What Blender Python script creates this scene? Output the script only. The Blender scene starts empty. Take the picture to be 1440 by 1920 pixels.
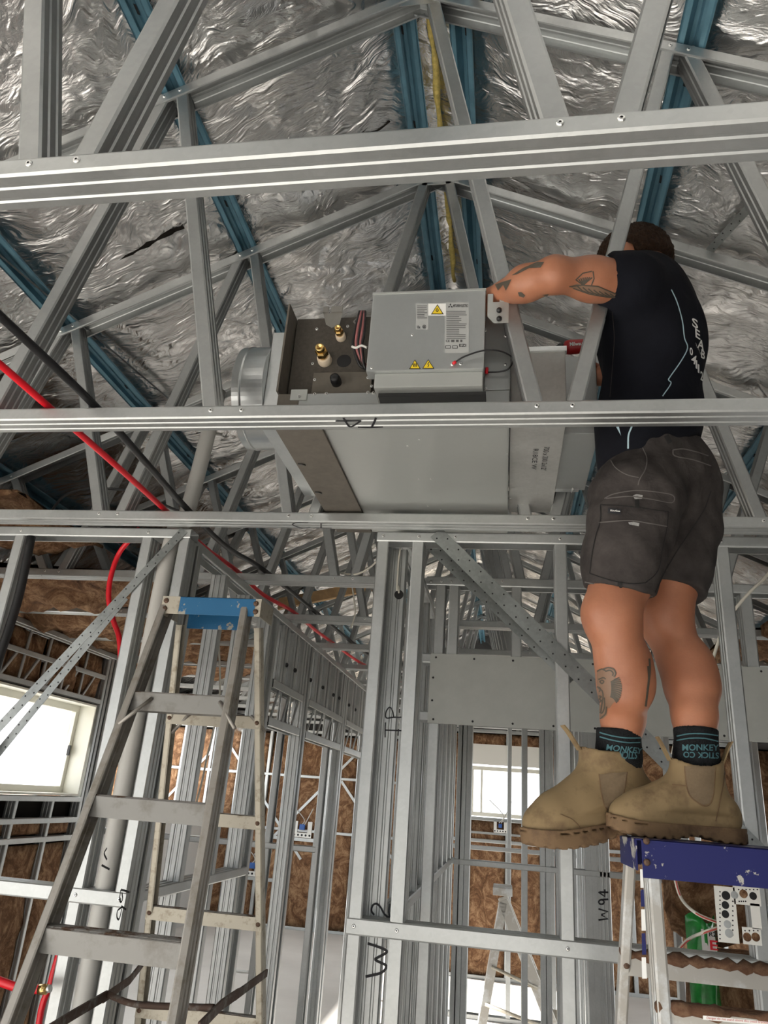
import bpy, bmesh, math, random
import numpy as np
from mathutils import Vector, Matrix, noise
from mathutils.bvhtree import BVHTree
from mathutils.geometry import tessellate_polygon
random.seed(7)
sc = bpy.context.scene
COL = sc.collection

# ------------------------------------------------------------------ camera
F = 1370.0                                  # focal length in pixels of a 1440 wide frame
R = ((0.98612, -0.00984, 0.16588), (0.15054, -0.37120, -0.91627), (0.07059, 0.92850, -0.36455))
CAM = Vector((0.0, 0.0, 1.8))
cd = bpy.data.cameras.new('camera'); cam = bpy.data.objects.new('camera', cd); COL.objects.link(cam)
cd.sensor_fit = 'HORIZONTAL'; cd.sensor_width = 36.0; cd.lens = F / 1440 * 36.0
cd.clip_start = 0.02; cd.clip_end = 200
RM = Matrix(R)
q_ = RM.to_quaternion(); q_.normalize()
cam.matrix_world = Matrix.Translation(CAM) @ q_.to_matrix().to_4x4()
sc.camera = cam
R3 = q_.to_matrix()

# ------------------------------------------------------------------ daylight and exposure
w = bpy.data.worlds.new('overcast_sky'); sc.world = w; w.use_nodes = True
nt = w.node_tree; bg = nt.nodes['Background']
tc = nt.nodes.new('ShaderNodeTexCoord'); sx = nt.nodes.new('ShaderNodeSeparateXYZ')
cr = nt.nodes.new('ShaderNodeValToRGB')
nt.links.new(tc.outputs['Generated'], sx.inputs[0]); nt.links.new(sx.outputs['Z'], cr.inputs[0])
cr.color_ramp.elements[0].position = 0.0; cr.color_ramp.elements[0].color = (0.95, 0.98, 1.0, 1)
cr.color_ramp.elements[1].position = 1.0; cr.color_ramp.elements[1].color = (0.92, 0.96, 1.0, 1)
nt.links.new(cr.outputs[0], bg.inputs[0]); bg.inputs[1].default_value = 2.7
sl_ = bpy.data.lights.new('sun', 'SUN'); sl_.energy = 14.0; sl_.angle = 0.02; sl_.color = (1.0, 0.97, 0.93)
sun = bpy.data.objects.new('sun', sl_); COL.objects.link(sun)       # from the open left side onto the slab
sun.rotation_euler = Vector((0.84, -0.10, -0.46)).to_track_quat('-Z', 'Y').to_euler()
sc.view_settings.view_transform = 'Standard'; sc.view_settings.look = 'None'
sc.view_settings.gamma = 1.0; sc.view_settings.use_curve_mapping = False
sc.view_settings.exposure = 0.62

# ------------------------------------------------------------------ where things stand
def ray(px, py):
    return R3 @ Vector(((px - 720.0) / F, (960.0 - py) / F, -1.0))
def at(px, py, y):
    r = ray(px, py); return CAM + r * (y / r.y)
def atz(px, py, z):
    r = ray(px, py); return CAM + r * ((z - CAM.z) / r.z)
def atx(px, py, x):
    r = ray(px, py); return CAM + r * (x / r.x)

# ------------------------------------------------------------------ object helpers
def tag(o, label=None, cat=None, group=None, kind=None):
    if label: o['label'] = label
    if cat: o['category'] = cat
    if group: o['group'] = group
    if kind: o['kind'] = kind
    return o
def empty(name, loc=(0, 0, 0), label=None, cat=None, group=None, kind=None):
    o = bpy.data.objects.new(name, None); COL.objects.link(o); o.location = loc
    o.empty_display_size = 0.05
    return tag(o, label, cat, group, kind)
def link(name, me, parent=None):
    o = bpy.data.objects.new(name, me); COL.objects.link(o)
    if parent is not None:
        o.parent = parent
        o.matrix_parent_inverse = Matrix.Translation(-Vector(absloc(parent)))
    return o
def absloc(o):
    v = Vector(o.location)
    if o.parent is not None: v = Vector(o.location)
    return v if o.type == 'EMPTY' else Vector((0, 0, 0))
def mesh(name, verts, faces, mats, parent=None, smooth=False, midx=None):
    me = bpy.data.meshes.new(name)
    me.from_pydata([tuple(v) for v in verts], [], [tuple(f) for f in faces])
    for m in (mats if isinstance(mats, (list, tuple)) else [mats]): me.materials.append(m)
    if midx is not None: me.polygons.foreach_set('material_index', midx)
    if smooth: me.polygons.foreach_set('use_smooth', [True] * len(me.polygons))
    me.update()
    return link(name, me, parent)
def from_bm(name, bm, mats, parent=None, smooth=False):
    me = bpy.data.meshes.new(name); bmesh.ops.recalc_face_normals(bm, faces=bm.faces); bm.to_mesh(me); bm.free()
    for m in (mats if isinstance(mats, (list, tuple)) else [mats]): me.materials.append(m)
    if smooth: me.polygons.foreach_set('use_smooth', [True] * len(me.polygons))
    return link(name, me, parent)
def add_box(bm, x0, x1, y0, y1, z0, z1, mi=0):
    vs = [bm.verts.new(p) for p in ((x0,y0,z0),(x1,y0,z0),(x1,y1,z0),(x0,y1,z0),(x0,y0,z1),(x1,y0,z1),(x1,y1,z1),(x0,y1,z1))]
    for f in ((3,2,1,0),(4,5,6,7),(0,1,5,4),(1,2,6,5),(2,3,7,6),(3,0,4,7)):
        fc = bm.faces.new([vs[i] for i in f]); fc.material_index = mi
    return vs
def box(name, x0, x1, y0, y1, z0, z1, mat, parent=None, bev=0.0, seg=2):
    bm = bmesh.new(); add_box(bm, min(x0,x1), max(x0,x1), min(y0,y1), max(y0,y1), min(z0,z1), max(z0,z1))
    if bev: bmesh.ops.bevel(bm, geom=bm.edges[:], offset=bev, segments=seg, affect='EDGES', profile=0.6)
    return from_bm(name, bm, mat, parent)
def obox(name, o, ux, uy, uz, mat, parent=None, bev=0.0):
    """box from corner o with three edge vectors"""
    o, ux, uy, uz = map(Vector, (o, ux, uy, uz))
    bm = bmesh.new()
    vs = [bm.verts.new(p) for p in (o, o+ux, o+ux+uy, o+uy, o+uz, o+ux+uz, o+ux+uy+uz, o+uy+uz)]
    for f in ((3,2,1,0),(4,5,6,7),(0,1,5,4),(1,2,6,5),(2,3,7,6),(3,0,4,7)): bm.faces.new([vs[i] for i in f])
    if bev: bmesh.ops.bevel(bm, geom=bm.edges[:], offset=bev, segments=2, affect='EDGES', profile=0.6)
    return from_bm(name, bm, mat, parent)
def frame(d):
    d = Vector(d).normalized()
    a = Vector((0, 0, 1)) if abs(d.z) < 0.9 else Vector((1, 0, 0))
    u = d.cross(a).normalized(); return u, d.cross(u).normalized(), d
def catmull(pts, n=6):
    pts = [Vector(p) for p in pts]
    if len(pts) < 3: return pts
    P = [pts[0]*2 - pts[1]] + pts + [pts[-1]*2 - pts[-2]]; out = []
    for i in range(1, len(P) - 2):
        for k in range(n):
            t = k / n; a, b, c, d = P[i-1:i+3]
            out.append(0.5*((2*b) + (c-a)*t + (2*a-5*b+4*c-d)*t*t + (-a+3*b-3*c+d)*t**3))
    out.append(pts[-1]); return out
def tube_geo(pts, r, n=10):
    vs, fs = [], []; N = len(pts); prev = None
    for i, p in enumerate(pts):
        d = (pts[min(i+1, N-1)] - pts[max(i-1, 0)]).normalized()
        if prev is None: u, v, _ = frame(d)
        else:
            u = (prev - d * prev.dot(d)).normalized(); v = d.cross(u)
        prev = u
        rr = r[i] if isinstance(r, (list, tuple)) else r
        for k in range(n):
            a = 2*math.pi*k/n; vs.append(p + u*math.cos(a)*rr + v*math.sin(a)*rr)
    for i in range(N-1):
        for k in range(n):
            fs.append((i*n+k, i*n+(k+1)%n, (i+1)*n+(k+1)%n, (i+1)*n+k))
    fs.append(tuple(range(n-1, -1, -1))); fs.append(tuple((N-1)*n+k for k in range(n)))
    return vs, fs
def tube(name, pts, r, mat, parent=None, n=10, sm=6):
    p = catmull(pts, sm) if sm > 1 else [Vector(q) for q in pts]
    vs, fs = tube_geo(p, r, n); o = mesh(name, vs, fs, mat, parent, smooth=True)
    return o
def lathe(name, prof, o, axis, mat, parent=None, n=20, smooth=True):
    """prof: (radius, height) along axis from o"""
    o = Vector(o); u, v, d = frame(axis); vs, fs = [], []
    for (r, h) in prof:
        for k in range(n):
            a = 2*math.pi*k/n; vs.append(o + d*h + (u*math.cos(a) + v*math.sin(a))*r)
    for i in range(len(prof)-1):
        for k in range(n): fs.append((i*n+k, i*n+(k+1)%n, (i+1)*n+(k+1)%n, (i+1)*n+k))
    fs.append(tuple(range(n-1,-1,-1))); fs.append(tuple((len(prof)-1)*n+k for k in range(n)))
    ob = mesh(name, vs, fs, mat, parent)
    if smooth:
        for p in ob.data.polygons:
            if len(p.vertices) == 4: p.use_smooth = True
    return ob

# ------------------------------------------------------------------ materials
def newmat(name):
    m = bpy.data.materials.new(name); m.use_nodes = True
    n = m.node_tree.nodes; b = n['Principled BSDF']; return m, m.node_tree, n, b
def N(nt, kind, **kw):
    n = nt.nodes.new(kind)
    for k, v in kw.items():
        if k in n.inputs: n.inputs[k].default_value = v
        else: setattr(n, k, v)
    return n
def ramp(nt, fac, stops):
    r = nt.nodes.new('ShaderNodeValToRGB'); e = r.color_ramp.elements
    while len(e) < len(stops): e.new(0.5)
    for i, (p, c) in enumerate(stops):
        e[i].position = p; e[i].color = (c[0], c[1], c[2], 1) if not isinstance(c, (int, float)) else (c, c, c, 1)
    nt.links.new(fac, r.inputs[0]); return r
def simple(name, col, rough=0.5, metal=0.0, var=0.0, scale=20.0, bump=0.0, bscale=60.0, spec=None):
    m, nt, n, b = newmat(name)
    b.inputs['Base Color'].default_value = (*col, 1); b.inputs['Roughness'].default_value = rough
    b.inputs['Metallic'].default_value = metal
    if spec is not None: b.inputs['Specular IOR Level'].default_value = spec
    if var or bump:
        t = N(nt, 'ShaderNodeTexCoord')
    if var:
        no = N(nt, 'ShaderNodeTexNoise', Scale=scale, Detail=6.0, Roughness=0.65)
        nt.links.new(t.outputs['Object'], no.inputs['Vector'])
        r = ramp(nt, no.outputs['Fac'], [(0.3, [c*(1-var) for c in col]), (0.7, [min(1, c*(1+var)) for c in col])])
        nt.links.new(r.outputs[0], b.inputs['Base Color'])
    if bump:
        n2 = N(nt, 'ShaderNodeTexNoise', Scale=bscale, Detail=8.0, Roughness=0.6)
        nt.links.new(t.outputs['Object'], n2.inputs['Vector'])
        bp = N(nt, 'ShaderNodeBump', Strength=bump, Distance=0.01)
        nt.links.new(n2.outputs['Fac'], bp.inputs['Height']); nt.links.new(bp.outputs[0], b.inputs['Normal'])
    return m
def worn(name, col, under, lo, hi, scale, rough=0.5, metal=0.3, bump=0.1):
    """a coat with irregular worn or rusty patches"""
    m, nt, n, b = newmat(name); t = N(nt, 'ShaderNodeTexCoord')
    no = N(nt, 'ShaderNodeTexNoise', Scale=scale, Detail=10.0, Roughness=0.68)
    nt.links.new(t.outputs['Object'], no.inputs['Vector'])
    r = ramp(nt, no.outputs['Fac'], [(lo, col), (hi, under)])
    nt.links.new(r.outputs[0], b.inputs['Base Color'])
    b.inputs['Roughness'].default_value = rough; b.inputs['Metallic'].default_value = metal
    bp = N(nt, 'ShaderNodeBump', Strength=bump, Distance=0.004)
    nt.links.new(no.outputs['Fac'], bp.inputs['Height']); nt.links.new(bp.outputs[0], b.inputs['Normal'])
    return m
def galv(name, col, rough=0.42, metal=0.8, streak=0.12):
    m, nt, n, b = newmat(name); t = N(nt, 'ShaderNodeTexCoord')
    n1 = N(nt, 'ShaderNodeTexNoise', Scale=5.0, Detail=5.0, Roughness=0.6)
    n2 = N(nt, 'ShaderNodeTexVoronoi', Scale=110.0)
    nt.links.new(t.outputs['Object'], n1.inputs['Vector']); nt.links.new(t.outputs['Object'], n2.inputs['Vector'])
    ma = N(nt, 'ShaderNodeMath', operation='MULTIPLY_ADD'); ma.inputs[1].default_value = 0.12
    nt.links.new(n2.outputs['Color'], ma.inputs[0]); nt.links.new(n1.outputs['Fac'], ma.inputs[2])
    r = ramp(nt, ma.outputs[0], [(0.3, [c*(1-streak) for c in col]), (0.8, [min(1, c*(1+streak)) for c in col])])
    nt.links.new(r.outputs[0], b.inputs['Base Color'])
    b.inputs['Metallic'].default_value = metal
    rr = N(nt, 'ShaderNodeMapRange'); rr.inputs[3].default_value = rough-0.06; rr.inputs[4].default_value = rough+0.1
    nt.links.new(n1.outputs['Fac'], rr.inputs[0]); nt.links.new(rr.outputs[0], b.inputs['Roughness'])
    return m

STEEL = galv('galvanised_steel', (0.46, 0.475, 0.47), 0.40, 0.85, 0.14)
STEEL_D = galv('galvanised_steel_web', (0.36, 0.37, 0.365), 0.42, 0.86, 0.14)
STRAP = galv('spangled_strap', (0.27, 0.285, 0.28), 0.38, 0.85, 0.35)
DUCT = galv('duct_sheet', (0.63, 0.65, 0.65), 0.28, 0.9, 0.1)
UNITM = galv('unit_sheet', (0.42, 0.435, 0.43), 0.42, 0.75, 0.05)
PLEN = galv('plenum_sheet', (0.50, 0.50, 0.48), 0.5, 0.7, 0.2)
SCREW = simple('zinc_screw', (0.75, 0.75, 0.73), 0.3, 0.9)
DARKM = simple('dark_hole', (0.012, 0.012, 0.013), 0.8)
INK = simple('marker_ink', (0.012, 0.012, 0.016), 0.6)
BLUE = simple('blue_batten', (0.12, 0.25, 0.32), 0.38, 0.3, 0.2, 8.0)
FELT = simple('dark_felt', (0.075, 0.066, 0.055), 0.9, 0, 0.2, 90, 0.2, 400)
BRASS = simple('brass', (0.72, 0.50, 0.20), 0.25, 1.0)
CREAM = simple('cream_tape', (0.78, 0.66, 0.50), 0.7, 0, 0.08, 60)
BLACK = simple('black_plastic', (0.012, 0.012, 0.013), 0.45)
REDP = simple('red_hose', (0.72, 0.010, 0.022), 0.35)
WHITEP = simple('white_plastic', (0.78, 0.77, 0.72), 0.45)
PVC = simple('grey_pvc', (0.50, 0.49, 0.46), 0.42, 0, 0.05, 3)
CABLE = simple('white_cable', (0.72, 0.69, 0.60), 0.5)
CABLER = simple('red_stripe', (0.50, 0.08, 0.06), 0.5)
PANEL = simple('grey_board', (0.40, 0.41, 0.385), 0.6, 0.15, 0.05, 14)
WFRAME = simple('window_cream', (0.80, 0.79, 0.70), 0.45)
TIMBER = simple('pine', (0.48, 0.30, 0.14), 0.6, 0, 0.2, 12)
YELLOWF = simple('yellow_fibre', (0.60, 0.47, 0.14), 0.95, 0, 0.25, 60, 0.5, 120)

def foil_mat():
    m, nt, n, b = newmat('silver_foil'); t = N(nt, 'ShaderNodeTexCoord')
    w1 = N(nt, 'ShaderNodeTexNoise', Scale=2.2, Detail=3.0, Distortion=0.4)
    nt.links.new(t.outputs['Object'], w1.inputs['Vector'])
    ad = N(nt, 'ShaderNodeVectorMath', operation='MULTIPLY_ADD'); ad.inputs[1].default_value = (0.45, 0.45, 0.45)
    nt.links.new(w1.outputs['Color'], ad.inputs[0]); nt.links.new(t.outputs['Object'], ad.inputs[2])
    mp = N(nt, 'ShaderNodeMapping'); mp.inputs['Scale'].default_value = (0.75, 1.9, 0.75); mp.inputs['Rotation'].default_value = (0, 0, 0.35)
    nt.links.new(ad.outputs[0], mp.inputs[0])
    n1 = N(nt, 'ShaderNodeTexNoise', Scale=4.2, Detail=3.0, Roughness=0.5, Distortion=0.7)
    n2 = N(nt, 'ShaderNodeTexNoise', Scale=19.0, Detail=5.0, Roughness=0.6, Distortion=0.5)
    n2.noise_type = 'RIDGED_MULTIFRACTAL'
    n3 = N(nt, 'ShaderNodeTexNoise', Scale=60.0, Detail=4.0, Roughness=0.6)
    for q in (n1, n2, n3): nt.links.new(mp.outputs[0], q.inputs['Vector'])
    m1 = N(nt, 'ShaderNodeMath', operation='MULTIPLY_ADD'); m1.inputs[1].default_value = 0.22
    nt.links.new(n2.outputs['Fac'], m1.inputs[0]); nt.links.new(n1.outputs['Fac'], m1.inputs[2])
    m2 = N(nt, 'ShaderNodeMath', operation='MULTIPLY_ADD'); m2.inputs[1].default_value = 0.11
    nt.links.new(n3.outputs['Fac'], m2.inputs[0]); nt.links.new(m1.outputs[0], m2.inputs[2])
    bp = N(nt, 'ShaderNodeBump', Strength=0.9, Distance=0.034)
    nt.links.new(m2.outputs[0], bp.inputs['Height']); nt.links.new(bp.outputs[0], b.inputs['Normal'])
    b.inputs['Metallic'].default_value = 1.0
    b.inputs['Base Color'].default_value = (0.84, 0.835, 0.825, 1)
    b.inputs['Roughness'].default_value = 0.22
    return m
FOIL = foil_mat()

def wool_mat():
    m, nt, n, b = newmat('brown_glasswool'); t = N(nt, 'ShaderNodeTexCoord')
    a = N(nt, 'ShaderNodeTexNoise', Scale=4.5, Detail=9.0, Roughness=0.7, Distortion=2.4)
    c = N(nt, 'ShaderNodeTexNoise', Scale=26.0, Detail=7.0, Roughness=0.75, Distortion=2.2)
    mp = N(nt, 'ShaderNodeMapping'); mp.inputs['Scale'].default_value = (1.25, 1.25, 0.95); mp.inputs['Rotation'].default_value = (0.2, 0.35, 0)
    nt.links.new(t.outputs['Object'], mp.inputs[0])
    for q in (a, c): nt.links.new(mp.outputs[0], q.inputs['Vector'])
    mx = N(nt, 'ShaderNodeMath', operation='MULTIPLY_ADD'); mx.inputs[1].default_value = 0.45
    nt.links.new(c.outputs['Fac'], mx.inputs[0]); nt.links.new(a.outputs['Fac'], mx.inputs[2])
    r = ramp(nt, mx.outputs[0], [(0.48, (0.055, 0.028, 0.016)), (0.70, (0.20, 0.105, 0.055)), (0.92, (0.48, 0.30, 0.17))])
    nt.links.new(r.outputs[0], b.inputs['Base Color']); b.inputs['Roughness'].default_value = 0.95
    bp = N(nt, 'ShaderNodeBump', Strength=0.9, Distance=0.02)
    nt.links.new(mx.outputs[0], bp.inputs['Height']); nt.links.new(bp.outputs[0], b.inputs['Normal'])
    b.inputs['Specular IOR Level'].default_value = 0.15
    return m
WOOL = wool_mat()

# ------------------------------------------------------------------ rolled steel C section
def csec_geo(a, b, u, w_, h, lip=0.008, t=0.0016, ribs=2):
    """outer face of the web runs a to b; u: from the web to the open side; w_: web width; h: flange"""
    a, b = Vector(a), Vector(b); d = (b - a).normalized(); u = Vector(u); u = (u - d*u.dot(d)).normalized(); v = d.cross(u)
    c = 0.004; W2 = w_/2
    P = [(-W2+lip, h), (-W2+c*.5, h), (-W2, h-c), (-W2, c), (-W2+c, 0)]
    if ribs:
        for x in ((-w_/5.5, w_/5.5) if ribs == 2 else (0,)):
            P += [(x-.0055, 0), (x-.0025, .0028), (x+.0025, .0028), (x+.0055, 0)]
    P += [(W2-c, 0), (W2, c), (W2, h-c), (W2-c*.5, h), (W2-lip, h)]
    n = len(P); Q = []
    for i in range(n):
        p0, p1 = P[max(i-1, 0)], P[min(i+1, n-1)]
        dx, dy = p1[0]-p0[0], p1[1]-p0[1]; L = math.hypot(dx, dy) or 1
        Q.append((P[i][0] - dy/L*t, P[i][1] + dx/L*t))
    prof = P + Q[::-1]; m = len(prof); vs = []
    for e in (a, b):
        for (x, y) in prof: vs.append(e + v*x + u*y)
    fs = [(i, (i+1) % m, m+(i+1) % m, m+i) for i in range(m)]
    for i in range(n-1):
        fs.append((i+1, i, m-1-i, m-2-i)); fs.append((m+i, m+i+1, m+m-2-i, m+m-1-i))
    return vs, fs
def csec(name, a, b, u, w_, h, mat, parent, **k):
    vs, fs = csec_geo(a, b, u, w_, h, **k); return mesh(name, vs, fs, mat, parent)

# one shared screw head: flat washer, hex-ish dome, dark socket
def _screw_mesh():
    me = bpy.data.meshes.new('screw'); n = 10
    prof = [(0.0062, 0.0), (0.0062, 0.0012), (0.0045, 0.0028), (0.0022, 0.0032), (0.0016, 0.0018)]
    vs, fs, mi = [], [], []
    for r, h in prof:
        for k in range(n):
            a = 2*math.pi*k/n; vs.append((r*math.cos(a), r*math.sin(a), h))
    for i in range(len(prof)-1):
        for k in range(n): fs.append((i*n+k, i*n+(k+1) % n, (i+1)*n+(k+1) % n, (i+1)*n+k)); mi.append(0 if i < 3 else 1)
    fs.append(tuple((len(prof)-1)*n+k for k in range(n))); mi.append(1)
    me.from_pydata(vs, [], fs); me.materials.append(SCREW); me.materials.append(DARKM)
    me.polygons.foreach_set('material_index', mi); me.update(); return me
SCREW_ME = _screw_mesh()
def screw(p, nrm, parent, s=1.0):
    o = bpy.data.objects.new('screw', SCREW_ME); COL.objects.link(o)
    M = Matrix.Translation(Vector(p)) @ Vector(nrm).to_track_quat('Z', 'Y').to_matrix().to_4x4() @ Matrix.Scale(s, 4)
    o.parent = parent; o.matrix_parent_inverse = Matrix.Translation(-absloc(parent)); o.matrix_basis = M
    return o

# ------------------------------------------------------------------ writing and flat marks
def ribbon_geo(pts, wid, nrm):
    vs, fs = [], []; n = len(pts)
    for i, p in enumerate(pts):
        d = (pts[min(i+1, n-1)] - pts[max(i-1, 0)])
        s = nrm.cross(d).normalized() * (wid/2)
        vs += [p - s, p + s]
        if i: fs.append((2*i-2, 2*i-1, 2*i+1, 2*i))
    return vs, fs
def join(geos):
    V, Fc = [], []
    for vs, fs in geos:
        o = len(V); V += list(vs); Fc += [tuple(i+o for i in f) for f in fs]
    return V, Fc
def marker(strokes, fn, nrm, wid, parent, label, mat=None, name='marking', sm=4):
    """strokes of pixel points carried by fn onto a plane of normal nrm"""
    nrm = Vector(nrm); g = []
    for s in strokes:
        pts = [fn(*p) + nrm*0.0008 for p in s]
        g.append(ribbon_geo(catmull(pts, sm) if sm > 1 else pts, wid, nrm))
    V, Fc = join(g); o = mesh(name, V, Fc, mat or INK, parent); o['label'] = label; return o
def text_geo(s, bold=False):
    cu = bpy.data.curves.new('t', 'FONT'); cu.body = s; cu.resolution_u = 3
    if bold: cu.offset = 0.02
    o = bpy.data.objects.new('t', cu); COL.objects.link(o); me = o.to_mesh()
    vs = [Vector(v.co) for v in me.vertices]; fs = [tuple(p.vertices) for p in me.polygons]
    o.to_mesh_clear(); bpy.data.objects.remove(o); bpy.data.curves.remove(cu)
    if not vs: return [], []
    x0 = min(v.x for v in vs); x1 = max(v.x for v in vs); y0 = min(v.y for v in vs); y1 = max(v.y for v in vs)
    return [Vector(((v.x-x0)/max(x1-x0, 1e-6), (v.y-y0)/max(y1-y0, 1e-6), 0)) for v in vs], fs
def text_on(s, o, ux, uy, mat, parent, name='lettering', bold=False, label=None):
    """lettering filling the parallelogram o, o+ux, o+uy"""
    vs, fs = text_geo(s, bold); o, ux, uy = Vector(o), Vector(ux), Vector(uy)
    ob = mesh(name, [o + ux*v.x + uy*v.y for v in vs], fs, mat, parent)
    if label: ob['label'] = label
    return ob
# ================================================================== floor and ground
def floor_mat():
    m, nt, n, b = newmat('concrete_slab'); t = N(nt, 'ShaderNodeTexCoord')
    a = N(nt, 'ShaderNodeTexNoise', Scale=0.9, Detail=8.0, Roughness=0.6)
    nt.links.new(t.outputs['Object'], a.inputs['Vector'])
    r = ramp(nt, a.outputs['Fac'], [(0.3, (0.54, 0.51, 0.47)), (0.7, (0.67, 0.635, 0.59))])
    nt.links.new(r.outputs[0], b.inputs['Base Color']); b.inputs['Roughness'].default_value = 0.6
    return m
FLOORM = floor_mat()
fl = box('floor', -9, 7, -7, 13.5, -0.12, 0.0, FLOORM)
tag(fl, 'pale dusty concrete slab floor under the steel frames', 'floor', kind='structure')
GROUND = simple('bare_ground', (0.30, 0.25, 0.19), 0.9, 0, 0.25, 1.5)
gr = mesh('ground', [(-60, -60, -0.14), (60, -60, -0.14), (60, 70, -0.14), (-60, 70, -0.14)], [(0, 1, 2, 3)], GROUND)
tag(gr, 'bare earth around the building slab', 'ground', kind='structure')

# ================================================================== roof
XC, SL = -0.31, 0.477
def ztop(x): return 4.33 - SL*abs(x - XC)
COSR = 1/math.sqrt(1 + SL*SL)
NT = 13
def ynear(n): return (0.795, 1.602, 2.362)[n] if n < 3 else 2.362 + 0.783*(n-2)
CW = 0.075

def fbm(p, o=4):
    return noise.fractal(p, 1.0, 2.0, o)
ceil = empty('ceiling', (XC, 0, 4.4), 'crumpled silver foil blanket lining the underside of the pitched roof', 'roof lining', kind='structure')
BATX = [-4.1, -3.35, -2.60, -1.865, -1.11, -0.366, -0.174, 0.522, 1.26, 2.0, 2.74, 3.45]
def foil_sheet(x0, x1, y0, y1, seed):
    nx = max(3, int(abs(x1-x0)/0.034)); ny = int((y1-y0)/0.040); vs, fs = [], []
    narrow = abs(x1-x0) < 0.25
    for j in range(ny+1):
        y = y0 + (y1-y0)*j/ny
        for i in range(nx+1):
            t = i/nx; x = x0 + (x1-x0)*t
            sag = 0.030*math.sin(math.pi*t)**0.7 if 0 < t < 1 else 0
            p = Vector((x*2.3 + seed, y*2.3, seed*1.7))
            d = 0.020*fbm(p, 3) + 0.010*(1-abs(noise.noise(Vector((x*9+seed*3+noise.noise(p)*1.2, y*5, 2.0))))*2)
            if narrow: d *= 0.6
            z = ztop(x) + 0.060/COSR - sag + d*math.sin(math.pi*t)**0.6
            if narrow: z = ztop(x) + 0.060/COSR + 0.02*math.sin(math.pi*t) + d*math.sin(math.pi*t)
            vs.append((x, y, z))
    for j in range(ny):
        for i in range(nx):
            a = j*(nx+1)+i; fs.append((a, a+nx+1, a+nx+2, a+1))
    return mesh('foil_sheet', vs, fs, FOIL, ceil, smooth=True)
for k in range(len(BATX)-1):
    foil_sheet(BATX[k], BATX[k+1], -2.6, 12.2, k*3.1)
# black strips painted in for the shade inside torn laps between foil widths
LAP = simple('lap_shade_and_cladding', (0.014, 0.012, 0.010), 0.95, spec=0.1)
def lap(pts, wid, name='torn_lap_shade'):
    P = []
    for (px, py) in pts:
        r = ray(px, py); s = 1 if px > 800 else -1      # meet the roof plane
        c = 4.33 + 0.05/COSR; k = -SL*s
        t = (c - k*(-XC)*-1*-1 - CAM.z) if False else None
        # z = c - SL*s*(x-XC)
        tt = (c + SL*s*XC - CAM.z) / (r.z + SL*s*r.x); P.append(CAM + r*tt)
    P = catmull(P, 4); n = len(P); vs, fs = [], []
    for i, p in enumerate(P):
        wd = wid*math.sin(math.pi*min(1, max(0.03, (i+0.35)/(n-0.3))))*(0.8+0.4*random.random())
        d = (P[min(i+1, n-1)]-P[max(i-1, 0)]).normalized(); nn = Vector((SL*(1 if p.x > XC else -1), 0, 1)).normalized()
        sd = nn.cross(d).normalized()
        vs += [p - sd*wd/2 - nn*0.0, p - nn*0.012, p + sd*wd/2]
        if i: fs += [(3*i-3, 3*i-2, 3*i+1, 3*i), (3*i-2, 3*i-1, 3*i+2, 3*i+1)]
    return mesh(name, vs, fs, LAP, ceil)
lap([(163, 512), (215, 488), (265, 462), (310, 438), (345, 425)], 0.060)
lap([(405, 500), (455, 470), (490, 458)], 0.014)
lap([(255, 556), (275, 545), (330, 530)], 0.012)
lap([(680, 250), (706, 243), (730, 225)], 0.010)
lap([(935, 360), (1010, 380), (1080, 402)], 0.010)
# yellow fibre edge of the blanket at the ridge
yp = [Vector((-0.285 + 0.010*noise.noise(Vector((y*6, 0, 0))), y, 4.372 + 0.008*noise.noise(Vector((y*9, 3, 0))))) for y in [1.0+0.05*k for k in range(44)]]
yo = tube('blanket_edge', yp, [0.006 + 0.010*random.random() for _ in yp], YELLOWF, ceil, n=7, sm=1); yo['label'] = 'yellow fibre edge of the roof blanket'

# blue top hat battens, seen from their open side
def batten(x, label):
    e = 0.0016; s = 0 if False else (1 if x > XC else -1)
    tdir = Vector((1, 0, -SL*s)).normalized(); nn = Vector((SL*s, 0, 1)).normalized(); o = Vector((x, 0, ztop(x))) + nn*0.001
    P = [(-.043, 0), (-.043, .006), (-.036, .002), (-.022, .002), (-.017, .040), (-.004, .040), (0, .036), (.004, .040), (.017, .040), (.022, .002), (.036, .002), (.043, .006), (.043, 0)]
    Q = [(p[0]*0.97, p[1]+0.0018) for p in P]; prof = P + Q[::-1]; m = len(prof); vs, fs = [], []
    for y in (-2.5, 12.1):
        for (a, h) in prof: q = o + tdir*a + nn*h; vs.append((q.x, y, q.z))
    for i in range(m): fs.append((i, (i+1) % m, m+(i+1) % m, m+i))
    ob = mesh('roof_batten', vs, fs, BLUE)
    # stamped tabs along its underside
    g = []
    for k in range(0, 34):
        y = -1.0 + k*0.39
        c = o + nn*0.0385; g.append(([Vector((c.x-0.004, y, c.z-0.003)), Vector((c.x+0.004, y+0.004, c.z-0.003)), Vector((c.x+0.005, y+0.035, c.z-0.007)), Vector((c.x-0.003, y+0.031, c.z-0.007))], [(0, 1, 2, 3)]))
    V, Fc = join(g); tb = mesh('stamped_tabs', V, Fc, DARKM, ob); tb['kind'] = 'stuff'
    return tag(ob, label, 'batten', 'blue roof battens running along the roof')
batten(-1.11, 'blue steel roof batten crossing the foil left of the air unit')
batten(-1.865, 'blue steel roof batten low on the left slope behind the red hose')
batten(-0.366, 'blue steel roof batten just left of the ridge')
batten(-0.174, 'blue steel roof batten just right of the ridge')
batten(0.522, 'blue steel roof batten above the worker\'s head')
batten(-2.60, 'blue steel roof batten lowest on the left slope near the eave')
batten(1.26, 'blue steel roof batten low on the right slope behind the worker')
batten(2.0, 'blue steel roof batten lowest on the right slope near the eave')

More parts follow.
